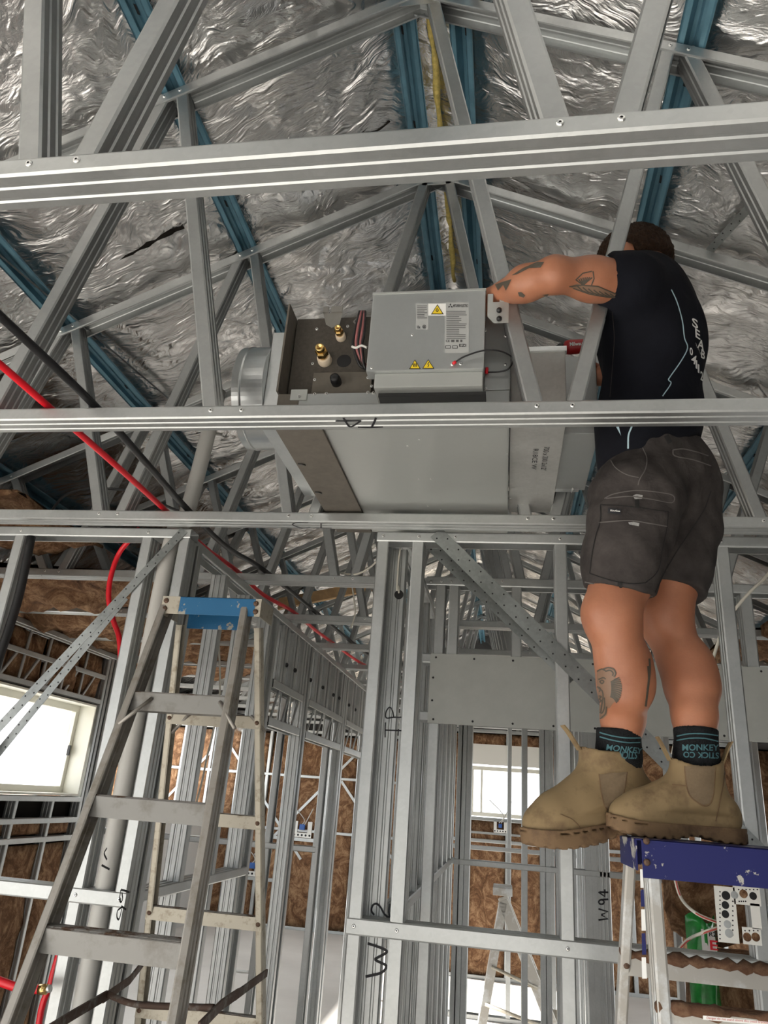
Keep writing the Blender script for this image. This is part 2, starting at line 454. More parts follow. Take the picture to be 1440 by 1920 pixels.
# ------------------------------------------------------------------ trusses
LEFTW = [(-0.775, -1.085, 'l'), (-0.690, -0.355, 'l'), (-1.440, -1.135, 'l'), (-1.515, -1.835, 'l'), (-2.160, -1.885, 'l'), (-2.235, -2.565, 'l'), (-2.85, -2.615, 'l')]
TNAMES = ['nearest galvanised roof truss crossing the top of the picture', 'galvanised roof truss marked T4 just in front of the air unit',
          'galvanised roof truss resting on the front stud wall behind the air unit'] + \
         ['galvanised roof truss, %s behind the one on the front stud wall' % w_ for w_ in
          ('first', 'second', 'third', 'fourth', 'fifth', 'sixth', 'seventh', 'eighth', 'ninth', 'tenth')]
TRUSS = []
for n in range(NT):
    y0 = ynear(n); yc = y0 + CW/2
    T = empty('roof_truss', (XC, yc, 2.7), TNAMES[n], 'truss', 'galvanised roof trusses')
    bc = csec('bottom_chord', (-3.45, yc, 2.70), (2.83, yc, 2.70), (0, 0, 1), CW, 0.036, STEEL, T)
    # top chords: web uppermost, open below
    csec('top_chord', (-3.75, yc, ztop(-3.75)), (XC, yc, ztop(XC)), (SL, 0, -1), CW, 0.042, STEEL, T)
    csec('top_chord', (XC, yc, ztop(XC)), (3.13, yc, ztop(3.13)), (-SL, 0, -1), CW, 0.042, STEEL, T)
    # apex plate inside the chords
    yy = y0 + 0.004
    mesh('apex_plate', [(XC-.07, yy, ztop(XC-.07)-.004), (XC, yy, ztop(XC)-.002), (XC+.07, yy, ztop(XC+.07)-.004), (XC+.06, yy, ztop(XC)-.085), (XC-.06, yy, ztop(XC)-.085),
          (XC-.07, yy+.002, ztop(XC-.07)-.004), (XC, yy+.002, ztop(XC)-.002), (XC+.07, yy+.002, ztop(XC+.07)-.004), (XC+.06, yy+.002, ztop(XC)-.085), (XC-.06, yy+.002, ztop(XC)-.085)],
         [(0, 1, 2, 3, 4), (9, 8, 7, 6, 5), (0, 5, 6, 1), (1, 6, 7, 2), (2, 7, 8, 3), (3, 8, 9, 4), (4, 9, 5, 0)], STEEL, T)
    for side in (-1, 1):
        for wi, (xb, xt, _) in enumerate(LEFTW):
            if n == 1 and side == -1 and wi == 1: continue       # taken out to let the unit in
            if side == 1: xb, xt = 2*XC - xb, 2*XC - xt
            a = Vector((xb, yc, 2.708)); b = Vector((xt, yc, ztop(xt) - 0.006))
            if b.z < 2.76: continue
            d = (b-a).normalized(); u = Vector((d.z, 0, -d.x)) * side
            hh = 0.040; off = u*(-hh/2)
            csec('web', a+off, b+off, u, 0.067, hh, STEEL_D, T, ribs=2)
    if n <= 5:
        for side in (-1, 1):
            for wi, (xb, xt, _) in enumerate(LEFTW[:6]):
                if side == 1: xb, xt = 2*XC - xb, 2*XC - xt
                screw((xb, y0, 2.722), (0, -1, 0), bc)
                if n <= 3: screw((xt, y0, ztop(xt)-0.022), (0, -1, 0), T)
    TRUSS.append((T, bc))
bcT4 = TRUSS[1][1]; bcS1 = TRUSS[2][1]
f27 = lambda x, y: atz(x, y, 2.70)
marker([[(644, 783), (650, 793), (656, 800), (664, 797), (676, 789)], [(629, 789), (652, 789), (677, 788.5)]], f27, (0, 0, -1), 0.006, bcT4, 'black marker figure 4 written on the chord')
marker([[(671, 800.5), (695, 801), (718, 800)], [(705, 783), (701, 793), (697, 800)]], f27, (0, 0, -1), 0.006, bcT4, 'black marker letter T written on the chord')
marker([[(582, 989), (566, 990), (551, 985), (549, 982), (558, 980), (578, 980)]], f27, (0, 0, -1), 0.005, bcS1, 'black marker curve on the chord')
marker([[(602, 981), (602, 990)], [(588, 990), (605, 990), (622, 990)]], f27, (0, 0, -1), 0.005, bcS1, 'black marker stroke on the chord')

# ================================================================== stud walls
def wall(name, label):
    return empty(name, (0, 0, 0), label, 'wall frame', kind='structure')
WD = 0.075
def plate_x(W, y, x0, x1, z, name='top_plate', down=True, h=0.038):
    return csec(name, (x0, y+WD/2, z), (x1, y+WD/2, z), (0, 0, -1 if down else 1), WD, h, STEEL, W)
def plate_y(W, x, y0, y1, z, name='top_plate', down=True, h=0.038):
    return csec(name, (x, y0, z), (x, y1, z), (0, 0, -1 if down else 1), WD, h, STEEL, W)
def stud_x(W, y, x, u, z0=0.0, z1=2.662, mat=None, name='stud', h=0.042):
    """stud in a wall that runs across the view; x: outer face of its web, u: which way it opens"""
    return csec(name, (x, y+WD/2, z0), (x, y+WD/2, z1), (u, 0, 0), 0.071, h, mat or STEEL, W)
def stud_y(W, x, y, u=1, z0=0.0, z1=2.662, mat=None, name='stud', h=0.042):
    return csec(name, (x, y, z0), (x, y, z1), (0, u, 0), 0.071, h, mat or STEEL, W)

# front wall, left piece: corner stud, pipes and window room behind it
YF = 2.45
WL = wall('wall_front_left', 'galvanised stud wall frame at the left with a grey pipe in it')
plate_x(WL, YF, -4.2, -1.178, 2.70); plate_x(WL, YF, -4.2, -1.178, 0.0, 'bottom_plate', False)
studsL = [(-1.178, -1), (-1.330, -1), (-1.868, -1), (-2.42, -1), (-2.98, -1)]
for x, u in studsL: stud_x(WL, YF, x, u)
plate_x(WL, YF-0.001, -4.2, -1.178, 1.466, 'noggin', True, 0.044)
for x, _ in studsL: screw((x-0.02, YF, 2.682), (0, -1, 0), WL); screw((x-0.02, YF-0.001, 1.445), (0, -1, 0), WL)
# front wall, right piece
WR = wall('wall_front_right', 'galvanised stud wall frame behind the worker with a mid height noggin')
plate_x(WR, YF, -0.462, 2.7, 2.70); plate_x(WR, YF, -0.462, 2.7, 0.0, 'bottom_plate', False)
studsR = [(-0.460, 1), (-0.290, -1), (0.163, 1), (0.690, 1), (1.20, 1), (1.75, 1)]
for x, u in studsR: stud_x(WR, YF, x, u)
plate_x(WR, YF-0.001, -0.462, 2.7, 1.462, 'noggin', True, 0.046)
for x, u in studsR: screw((x+0.02*u, YF, 2.682), (0, -1, 0), WR); screw((x+0.02*u, YF-0.001, 1.440), (0, -1, 0), WR)
for x in (-0.18, 0.42): screw((x, YF, 2.682), (0, -1, 0), WR)

# wall along the right side of the passage (its end stud carries TP and W 2)
WP = wall('wall_passage_right', 'galvanised stud wall frame running back from the post marked TP')
XP = -0.385
plate_y(WP, XP, 2.53, 5.68, 2.70); plate_y(WP, XP, 2.53, 5.68, 0.0, 'bottom_plate', False); plate_y(WP, XP, 2.60, 5.68, 1.46, 'noggin')
tp = stud_y(WP, XP-0.012, 2.54, 1)
for y in (3.03, 3.30, 3.62, 3.98, 4.34, 4.70, 5.06, 5.42, 5.62): stud_y(WP, XP, y, 1)
ftp = lambda x, y: at(x, y, 2.54)
c6 = lambda l: [(680+a/3.6, 960+b/3.6) for a, b in l]
c5 = lambda l: [(660+a/3.555, 1380+b/3.555) for a, b in l]
marker([c6([(262, 1385), (210, 1386), (160, 1390), (158, 1350), (182, 1318), (202, 1345), (210, 1384)])], ftp, (0, -1, 0), 0.0045, tp, 'black marker letter P on the stud')
marker([c6([(262, 1476), (205, 1474), (150, 1472)]), c6([(154, 1420), (152, 1470), (152, 1522)])], ftp, (0, -1, 0), 0.0045, tp, 'black marker letter T on the stud')
marker([c5([(148, 1192), (130, 1165), (138, 1130), (162, 1118), (190, 1140), (215, 1185), (248, 1210), (246, 1165), (252, 1118)])], ftp, (0, -1, 0), 0.006, tp, 'black marker figure 2 on the stud')
marker([c5([(104, 1382), (160, 1400), (222, 1425), (228, 1445), (165, 1480), (160, 1495), (222, 1525), (228, 1545), (190, 1580), (90, 1604)])], ftp, (0, -1, 0), 0.0075, tp, 'black marker letter W on the stud')
# the hole in that stud with its ring
lathe('cable_hole', [(0.017, 0), (0.017, 0.002), (0.012, 0.002), (0.012, 0.0025), (0.0, 0.0025)], at(748, 1115, 2.54)+Vector((0, 0.001, 0)), (0, -1, 0), BLACK, tp, 18, False)
for px, py in ((742, 1019), (755, 1019), (770, 1019)): screw(at(px, py, 2.538), (0, -1, 0), tp, 0.8)

# frame two behind: head frame and grey bulkhead board over the opening
YB = 3.0
WB = wall('wall_bulkhead', 'galvanised head frame carrying the grey board over the wide opening')
plate_x(WB, YB, -0.335, 2.7, 2.70)
plate_x(WB, YB, -0.335, 2.7, 2.10, 'lintel_plate', False)
for x, u in ((-0.295, 1), (-0.195, -1), (0.022, 1), (0.46, 1), (0.92, 1), (1.40, 1)): stud_x(WB, YB, x, u, 2.10, 2.662)
plate_x(WB, YB, -0.335, 2.7, 2.37, 'noggin')
stud_x(WB, YB, -0.300, 1, 0, 2.10); stud_x(WB, YB, 1.62, -1, 0, 2.10)
for px in (808, 828, 846, 942): screw(at(px, 1090, 2.998), (0, -1, 0), WB, 0.9)
bp_ = box('bulkhead_board', -0.303, 1.66, YB-0.012, YB-0.002, 2.092, 2.368, PANEL, None, 0.001)
tag(bp_, 'grey fibre cement board across the opening behind the worker\'s legs', 'board')
for x in [-0.28 + 0.155*k for k in range(13)]:
    for z in (2.107, 2.352): lathe('board_screw', [(0.0045, 0), (0.0035, 0.0015), (0.0, 0.0015)], (x, YB-0.012, z), (0, -1, 0), DARKM, bp_, 8, False)
for z in (2.18, 2.27): lathe('board_screw', [(0.0045, 0), (0.0035, 0.0015), (0.0, 0.0015)], (-0.288, YB-0.012, z), (0, -1, 0), DARKM, bp_, 8, False)

# frame A, frame B and the far wall of the hall
def frame_x(name, label, y, x0, x1, studs, nog=1.46, z1=2.70, bot=True):
    W = wall(name, label)
    plate_x(W, y, x0, x1, z1)
    if bot: plate_x(W, y, x0, x1, 0.0, 'bottom_plate', False)
    plate_x(W, y-0.001, x0, x1, nog, 'noggin')
    for s in studs: stud_x(W, y, s, 1 if s > 0 else -1, 0, z1-0.04)
    return W
YA = 5.72
sA = [at(p, 1500, YA).x for p in (866, 873, 884, 978, 1012, 1020, 1040, 1052, 1094, 1104, 1114, 1250, 1275, 1384, 1420)]
WA = frame_x('wall_hall_near', 'galvanised stud wall frame crossing the hall in front of the small ladder', YA, -0.42, 2.9, sA, 1.445)
w94 = stud_y(WA, at(1136, 1700, YA).x, YA-0.001, 1)
c66 = lambda l: [(1040+a/3.555, 1380+b/3.555) for a, b in l]
fA = lambda x, y: at(x, y, YA-0.001)
for st in ([(292, 1226), (356, 1218), (312, 1194), (312, 1190), (356, 1172), (292, 1152)], [(311, 1123), (298, 1117), (293, 1107), (298, 1096), (311, 1091), (324, 1096), (330, 1107), (324, 1118), (311, 1123)], [(311, 1091), (358, 1088)], [(292, 1040), (334, 1070), (334, 1022)], [(300, 1040), (358, 1042)]):
    marker([c66(st)], fA, (0, -1, 0), 0.011, w94, 'black marker stroke of W94 on the stud', sm=1)
YBk = 7.9
sB = [at(p, 1500, YBk).x for p in (880, 951, 1030, 1070, 1200, 1300, 1400)]
frame_x('wall_hall_middle', 'galvanised stud wall frame deeper in the hall behind the small ladder', YBk, -0.6, 3.4, sB, 1.44)
XH = at(1136, 1500, YA+0.05).x
WH = wall('wall_hall_right', 'galvanised stud wall frame running back behind the studs marked W94')
plate_y(WH, XH, YA+0.09, 9.6, 2.70); plate_y(WH, XH, YA+0.09, 9.6, 0.0, 'bottom_plate', False)
for k in range(8): stud_y(WH, XH, YA+0.25+0.45*k, 1)

def batt_geo(w_, h, d, seed, nx=9, nz=14, amp=0.03):
    """a fluffy batt: front face bulged and creased; local x 0..w_, z 0..h, front at y=-d"""
    vs, fs = [], []
    for j in range(nz+1):
        for i in range(nx+1):
            x, z = w_*i/nx, h*j/nz
            e = min(1, 6*min(i/nx, 1-i/nx))*min(1, 8*min(j/nz, 1-j/nz))
            y = -d*(0.55 + 0.45*e) - amp*fbm(Vector((x*5+seed, z*4, seed*2.3)), 4)
            vs.append(Vector((x + 0.012*noise.noise(Vector((z*7, seed, 1.0))), y, z)))
    for j in range(nz):
        for i in range(nx): a = j*(nx+1)+i; fs.append((a, a+1, a+nx+2, a+nx+1))
    o = len(vs); vs += [Vector((0, 0, 0)), Vector((w_, 0, 0)), Vector((w_, 0, h)), Vector((0, 0, h))]
    fs += [(o+1, o, o+3, o+2), tuple([o] + [o+1] + [i for i in range(nx, -1, -1)]), tuple([o+2, o+3] + [nz*(nx+1)+i for i in range(nx+1)]),
           tuple([o+3, o] + [j*(nx+1) for j in range(nz+1)]), tuple([o+1, o+2] + [j*(nx+1)+nx for j in range(nz, -1, -1)])]
    return vs, fs
def batt(o, ux, uy, w_, h, d, label, group, seed, amp=0.03, nx=9, nz=14, up=Vector((0, 0, 1)), cat='insulation', W=None):
    """ux: along its width, uy: from the front into the wall"""
    vs, fs = batt_geo(w_, h, d, seed, nx, nz, amp); o, ux, uy = Vector(o), Vector(ux), Vector(uy)
    ob = mesh('insulation_batt', [o + ux*v.x + uy*v.y + up*v.z for v in vs], fs, WOOL, W, smooth=True)
    return ob if W is not None else tag(ob, label, cat, group)

YC = 9.6
WC = wall('wall_hall_far', 'outer wall frame at the far end of the hall around a bright window')
plate_x(WC, YC, -0.75, 4.6, 2.70); plate_x(WC, YC, -0.75, 4.6, 0.0, 'bottom_plate', False)
sC = [-0.70, -0.42, 0.02, 0.45, 0.95, 1.42, 1.9, 2.38, 2.86, 3.34, 3.8]
wx0, wx1, wz0, wz1 = -0.42, 0.48, 1.69, 2.26
for s in sC:
    if wx0+0.05 < s < wx1-0.05: stud_x(WC, YC, s, 1, 0, 1.66); stud_x(WC, YC, s, 1, 2.45, 2.66)
    else: stud_x(WC, YC, s, 1 if s > 0 else -1)
plate_x(WC, YC-0.001, -0.75, 4.6, 1.44, 'noggin'); plate_x(WC, YC-0.001, wx0-0.1, wx1+0.1, 1.68, 'sill_plate')
box('lintel_board', wx0-0.02, wx1+0.06, YC-0.012, YC-0.002, 2.28, 2.52, WHITEP, WC)
for i in range(len(sC)-1):
    a, b = sC[i]+0.012, sC[i+1]-0.006
    zt = 1.64 if (a > wx0-0.1 and b < wx1+0.1) else 2.64
    batt((a, YC+0.075, 0.03), (1, 0, 0), (0, 1, 0), b-a, zt-0.03, 0.05, 'brown glasswool batt between the studs of the hall\'s far wall', 'batts in the far wall of the hall', 30+i*2.7, W=WC)
    if zt < 2: batt((a, YC+0.075, 2.5), (1, 0, 0), (0, 1, 0), b-a, 0.15, 0.05, 'short brown glasswool batt above the far hall window', 'short batts above the far hall window', 60+i, nz=4, W=WC)
box('cladding', 0.48, 4.6, YC+0.078, YC+0.09, 0, 2.7, LAP, WC)
box('cladding', -0.75, wx0, YC+0.078, YC+0.09, 0, 2.7, LAP, WC); box('cladding', wx0, 0.48, YC+0.078, YC+0.09, 0, 1.66, LAP, WC); box('cladding', wx0, 0.48, YC+0.078, YC+0.09, 2.45, 2.7, LAP, WC)
GLASS = None
def glass_mat():
    m, nt, n, b = newmat('frosted_daylight_glass')
    b.inputs['Base Color'].default_value = (0.97, 0.99, 1, 1); b.inputs['Roughness'].default_value = 0.35
    b.inputs['Transmission Weight'].default_value = 1.0; b.inputs['IOR'].default_value = 1.05
    return m
GLASS = glass_mat()
def window_x(name, label, y, x0, x1, z0, z1, f=0.045):
    W = empty(name, ((x0+x1)/2, y, z0), label, 'window', kind='structure')
    box('window_frame', x0, x1, y, y+0.07, z1-f, z1, WFRAME, W, 0.002); box('window_frame', x0, x1, y, y+0.07, z0, z0+f, WFRAME, W, 0.002)
    box('window_frame', x0, x0+f, y, y+0.07, z0+f, z1-f, WFRAME, W, 0.002); box('window_frame', x1-f, x1, y, y+0.07, z0+f, z1-f, WFRAME, W, 0.002)
    box('mullion', x0+0.13, x0+0.155, y+0.01, y+0.06, z0+f, z1-f, WFRAME, W, 0.002)
    mesh('pane', [(x0+f, y+0.035, z0+f), (x0+0.13, y+0.035, z0+f), (x0+0.13, y+0.035, z1-f), (x0+f, y+0.035, z1-f)], [(0, 1, 2, 3)], GLASS, W)
    mesh('pane', [(x0+0.155, y+0.035, z0+f), (x1-f, y+0.035, z0+f), (x1-f, y+0.035, z1-f), (x0+0.155, y+0.035, z1-f)], [(0, 1, 2, 3)], GLASS, W)
    return W
window_x('window_2', 'white framed window glowing at the far end of the hall', YC+0.0, wx0+0.005, wx1, wz0, wz1)

# ------------------------------------------------------------------ left side of the passage: doorways under lattice lintels
WK = wall('wall_passage_left', 'galvanised stud wall frame with lattice lintels along the left of the passage')
XK = -1.242
plate_y(WK, XK, 2.53, 8.2, 2.70); plate_y(WK, XK, 2.53, 3.75, 0.0, 'bottom_plate', False)
for y in (2.545, 2.93, 3.26, 3.60, 3.72): stud_y(WK, XK, y, 1)
for y in (4.42, 4.50, 5.60, 5.68, 6.68, 6.76, 7.4, 8.15): stud_y(WK, XK, y, 1)
plate_y(WK, XK, 2.57, 3.72, 1.455, 'noggin')
for y0_, y1_ in ((3.78, 4.40), (4.55, 5.58), (5.73, 6.66), (6.80, 7.38)):
    for x in (XK-0.030, XK+0.030):
        csec('lintel_chord', (x, y0_, 2.110), (x, y1_, 2.110), (0, 0, 1), 0.014, 0.045, STEEL, WK, lip=0.002, ribs=0)
        csec('lintel_chord', (x, y0_, 2.350), (x, y1_, 2.350), (0, 0, -1), 0.014, 0.045, STEEL, WK, lip=0.002, ribs=0)
    k = max(3, int((y1_-y0_)/0.24)); st = (y1_-y0_)/k
    for i in range(k):
        ya = y0_ + st*i
        csec('lintel_web', (XK+0.034, ya+0.02, 2.12), (XK+0.034, ya+st*0.75, 2.34), (-1, 0, 0), 0.018, 0.010, STEEL, WK, lip=0.002, ribs=0)
        csec('lintel_web', (XK+0.034, ya+st*0.85, 2.12), (XK+0.034, ya+st*0.85, 2.34), (-1, 0, 0), 0.018, 0.010, STEEL, WK, lip=0.002, ribs=0)
        stud_y(WK, XK, ya+st*0.5, 1, 2.35, 2.662, name='cripple_stud'); stud_y(WK, XK, ya+st*0.98-0.04, 1, 2.35, 2.662, name='cripple_stud')
# grommets in the short studs above the lintels
for px, py, yy in ((537, 1247, 4.0), (553, 1257, 4.2), (582, 1275, 4.7), (605, 1289, 5.0), (625, 1303, 5.3), (636, 1309, 5.5), (654, 1322, 5.8), (666, 1331, 6.1)):
    p = atx(px, py, XK+0.037)
    lathe('cable_grommet', [(0.013, 0), (0.013, 0.004), (0.008, 0.005), (0.007, 0.002), (0.0, 0.002)], p, (1, -0.5, 0), BLACK, WK, 14)
ck = lambda l: [(0+a/4, 1560+b/4) for a, b in l]
fcor = lambda x, y: at(x, y, 2.5445)
corner = stud_y(WL, -1.214, 2.546, 1)
for st in ([(905, 432), (935, 440), (968, 452)], [(905, 432), (895, 500), (906, 526), (918, 500), (912, 452)], [(908, 556), (945, 582)], [(915, 562), (880, 590), (876, 640), (890, 655), (902, 620), (912, 575)]):
    pts = [atx(a, b, -1.1775) if False else at(a, b, 2.52) for a, b in ck(st)]
    marker([ck(st)], lambda x, y: atx(x, y, -1.1765), (1, 0, 0), 0.006, WL, 'black marker stroke on the corner stud')
marker([[(48+152, 1590), (195, 1600), (200, 1612)], [(190, 1622), (205, 1630)]], lambda x, y: atx(x, y, -1.1765), (1, 0, 0), 0.006, WL, 'black marker stroke on the corner stud')

# ------------------------------------------------------------------ far wall beyond the passage with brown batts
YFAR = 11.4
WF = wall('wall_far', 'outer wall frame full of brown batts beyond the passage')
plate_x(WF, YFAR, -7.4, -0.75, 2.70); plate_x(WF, YFAR, -7.4, -0.75, 0.0, 'bottom_plate', False)
plate_x(WF, YFAR-0.001, -7.4, -0.75, 1.30, 'noggin'); plate_x(WF, YFAR-0.001, -7.4, -0.75, 2.05, 'noggin')
xs = [-7.3 + 0.47*k for k in range(14)] + [-0.78]
WHITEST = simple('white_lit_steel', (0.78, 0.79, 0.79), 0.4, 0.4)
for s in xs: stud_x(WF, YFAR, s, -1)
for i in range(len(xs)-1):
    batt((xs[i]+0.01, YFAR+0.08, 0.03), (1, 0, 0), (0, 1, 0), xs[i+1]-xs[i]-0.055, 2.6, 0.05, 'brown glasswool batt between the studs of the wall beyond the passage', 'batts in the wall beyond the passage', 80+i*1.9, W=WF)
box('cladding', -7.4, -0.75, YFAR+0.085, YFAR+0.1, 0, 2.7, LAP, WF)
for (a, b) in (((-4.4, 2.62), (-2.9, 0.9)), ((-3.6, 0.9), (-2.0, 2.62)), ((-2.4, 2.0), (-1.3, 0.7)), ((-5.6, 1.0), (-4.5, 2.3))):
    d = Vector((b[0]-a[0], 0, b[1]-a[1])).normalized(); s = Vector((-d.z, 0, d.x))*0.018
    A, B = Vector((a[0], YFAR-0.004, a[1])), Vector((b[0], YFAR-0.004, b[1]))
    obox('strap_brace', A-s, B-A, s*2, Vector((0, 0.0015, 0)), STEEL, WF)

# ------------------------------------------------------------------ window room on the far left
XL = -3.0
WW = wall('wall_left', 'outer left wall frame with lattice lintel over the cream framed window')
plate_y(WW, XL-WD/2, 1.2, 5.40, 2.70); plate_y(WW, XL-WD/2, 1.2, 5.40, 0.0, 'bottom_plate', False)
ly0, ly1 = 3.30, 5.25
for x in (XL-0.010, XL-0.062):
    for z, u in ((2.31, 1), (2.49, 1), (2.68, -1)):
        csec('lintel_chord', (x, ly0, z), (x, ly1, z), (0, 0, u), 0.014, 0.034, STEEL, WW, lip=0.002, ribs=0)
yy = ly0
k = 0
while yy < ly1-0.2:
    csec('lintel_web', (XL-0.006, yy, 2.32), (XL-0.006, yy+0.02, 2.68), (-1, 0, 0), 0.022, 0.012, STEEL, WW, lip=0.002, ribs=0)
    csec('lintel_web', (XL-0.006, yy+0.04, 2.32), (XL-0.006, yy+0.17, 2.50), (-1, 0, 0), 0.022, 0.012, STEEL, WW, lip=0.002, ribs=0)
    yy += 0.235
for y in (5.25, 5.30, 5.36): csec('stud', (XL-WD/2, y, 0), (XL-WD/2, y, 2.66), (0, 1, 0), 0.071, 0.036, STEEL, WW)
for y in (1.4, 1.85, 2.3, 2.75, 3.24): csec('stud', (XL-WD/2, y, 0), (XL-WD/2, y, 2.66), (0, 1, 0), 0.071, 0.036, STEEL, WW)
for y in (3.70, 4.10, 4.50, 4.90): csec('stud', (XL-WD/2, y, 0), (XL-WD/2, y, 1.64), (0, 1, 0), 0.071, 0.030, STEEL, WW)
for z in (1.66, 1.525, 1.41): plate_y(WW, XL-WD/2+0.001, 3.25, 5.25, z, 'noggin', True, 0.034)
ys = [1.42, 1.87, 2.32, 2.77, 3.26, 3.72, 4.12, 4.52, 4.92, 5.24]
for i in range(len(ys)-1):
    y0_, y1_ = ys[i], ys[i+1]
    if i >= 4:
        batt((XL-0.07, y1_-0.012, 0.03), (0, -1, 0), (-1, 0, 0), y1_-y0_-0.03, 1.33, 0.05, 'brown glasswool batt under the cream framed window', 'batts under the left window', 110+i*2, W=WW)
        batt((XL-0.07, y1_-0.012, 1.42), (0, -1, 0), (-1, 0, 0), y1_-y0_-0.03, 0.085, 0.05, 'narrow strip of brown batt just below the left window sill', 'narrow batt strips below the left window sill', 120+i*2, nz=5, W=WW)
        batt((XL-0.07, y1_-0.012, 2.33), (0, -1, 0), (-1, 0, 0), y1_-y0_-0.03, 0.33, 0.05, 'brown glasswool batt behind the lattice lintel above the left window', 'batts behind the left lintel', 140+i*2, nz=6, W=WW)
    else:
        batt((XL-0.07, y1_-0.012, 0.03), (0, -1, 0), (-1, 0, 0), y1_-y0_-0.03, 2.6, 0.05, 'tall brown glasswool batt left of the cream framed window', 'tall batts in the left wall', 110+i*2, W=WW)
box('cladding', XL-0.10, XL-0.085, 1.2, 3.28, 0, 2.7, LAP, WW); box('cladding', XL-0.10, XL-0.085, 3.28, 5.4, 0, 1.64, LAP, WW); box('cladding', XL-0.10, XL-0.085, 3.28, 5.4, 2.30, 2.7, LAP, WW)
box('cladding', XL-0.10, XL-0.085, 5.22, 5.4, 1.64, 2.3, LAP, WW)
# window one, standing in a deep cream reveal
W1 = empty('window_1', (XL, 4.3, 1.67), 'cream framed sliding window in the left room, glowing white', 'window', kind='structure')
wy0, wy1, wz0_, wz1_ = 3.28, 5.20, 1.665, 2.295
box('window_reveal', XL-0.12, XL+0.005, wy1-0.012, wy1, wz0_, wz1_, WFRAME, W1, 0.002); box('window_reveal', XL-0.12, XL+0.005, wy0, wy1-0.012, wz1_-0.014, wz1_, WFRAME, W1, 0.002)
box('window_reveal', XL-0.12, XL+0.005, wy0, wy1-0.012, wz0_, wz0_+0.014, WFRAME, W1, 0.002)
xw0, xw1 = XL-0.165, XL-0.12
for (a, b, c, d) in ((wy0, wy1, wz1_-0.06, wz1_), (wy0, wy1, wz0_, wz0_+0.055), (wy1-0.05, wy1, wz0_+0.055, wz1_-0.06), (wy0, wy0+0.05, wz0_+0.055, wz1_-0.06), (4.20, 4.245, wz0_+0.055, wz1_-0.06)):
    box('window_frame', xw0, xw1, a, b, c, d, WFRAME, W1, 0.003)
for a, b in ((wy0+0.05, 4.20), (4.245, wy1-0.05)):
    mesh('pane', [(xw0+0.02, a, wz0_+0.055), (xw0+0.02, b, wz0_+0.055), (xw0+0.02, b, wz1_-0.06), (xw0+0.02, a, wz1_-0.06)], [(0, 1, 2, 3)], GLASS, W1)
box('window_latch', XL-0.12, XL-0.10, 5.135, 5.15, 1.93, 2.0, BLACK, W1, 0.002)
# back wall of that room
WQ = wall('wall_back_left', 'galvanised stud wall frame closing the window room at the back')
plate_x(WQ, 5.40, -3.05, -1.28, 2.70); plate_x(WQ, 5.40, -3.05, -1.28, 0.0, 'bottom_plate', False); plate_x(WQ, 5.399, -3.05, -1.28, 1.46, 'noggin')
for s in (-3.0, -2.55, -2.1, -1.65, -1.3): stud_x(WQ, 5.40, s, 1)

# batts lying on the bottom chords
for i, (n, x0, x1, dz) in enumerate([(2, -3.3, -1.95, 0.10), (3, -3.3, -1.80, 0.0), (4, -3.3, -1.75, 0.0), (5, -3.3, -1.62, 0.0), (6, -3.3, -1.7, 0.0)]):
    y = ynear(n)+CW
    batt((x0, y+0.01, 2.755+dz), (1, 0, 0), (0, 0, 1), x1-x0, 0.69, 0.05, 'brown batt lying on the chords over the window room, %s from the front wall' % ('first', 'second', 'third', 'fourth', 'fifth')[i], 'batts lying over the window room', 200+i*3.3, 0.09, 28, 14, Vector((0, 1, 0)))
for i, (n, x0, x1) in enumerate([(3, 1.28, 2.6), (4, 1.2, 2.6), (5, 1.15, 2.6)]):
    y = ynear(n)+CW
    batt((x0, y+0.01, 2.755), (1, 0, 0), (0, 0, 1), x1-x0, 0.69, 0.05, 'brown batt lying on the chords right of the worker, %s from the front wall' % ('first', 'second', 'third')[i], 'batts lying over the right side', 240+i*3.3, 0.09, 28, 14, Vector((0, 1, 0)))
# ================================================================== ducted air unit
def quad(name, pts, mat, parent, label=None):
    o = mesh(name, pts, [tuple(range(len(pts)))], mat, parent)
    if label: o['label'] = label
    return o
U = empty('air_unit', (-0.3, 2.1, 2.755), 'grey sheet steel ducted air conditioning unit lying in the roof trusses', 'air conditioner')
FELT2 = simple('brown_liner', (0.135, 0.12, 0.10), 0.8, 0.1, 0.12, 30)
LABELG = simple('label_grey', (0.42, 0.43, 0.42), 0.5)
LABELW = simple('label_white', (0.85, 0.85, 0.82), 0.5)
LYEL = simple('label_yellow', (0.80, 0.58, 0.02), 0.45)
SHEETL = galv('pale_sheet', (0.47, 0.485, 0.465), 0.45, 0.6, 0.03)
bm = bmesh.new(); add_box(bm, -0.600, 0.003, 1.78, 2.62, 2.758, 3.13)
bmesh.ops.bevel(bm, geom=bm.edges[:], offset=0.003, segments=2, affect='EDGES')
casing = from_bm('casing', bm, SHEETL, U)
box('liner_strip', -0.648, -0.512, 1.71, 2.60, 2.748, 2.757, FELT2, U, 0.001)
for y in (1.98, 2.20, 2.42): tube('clip', [(-0.64, y, 2.745), (-0.625, y, 2.744), (-0.62, y+0.012, 2.746)], 0.002, BLACK, U, 6)
for px, py in ((786, 824), (764, 836), (785, 898), (808, 898), (802, 949), (826, 956), (951, 851), (957, 934)):
    lathe('rivet', [(0.003, 0), (0.0025, 0.0012), (0, 0.0015)], atz(px, py, 2.758), (0, 0, -1), SCREW, casing, 10)
YU = 1.70
xl = at(527, 700, YU).x; xr = at(956, 700, YU).x
zb0 = 2.772; zb1 = at(740, 735, YU).z
box('felt_panel', xl+0.008, -0.10, 1.755, 1.78, zb1, 3.118, FELT, U, 0.001)
box('side_lip', xl-0.004, xl+0.002, 1.69, 1.95, zb1+0.004, 3.125, FELT2, U, 0.0008)
box('base_rail', xl+0.062, xr, YU, 1.78, zb0, zb1, UNITM, U, 0.002)
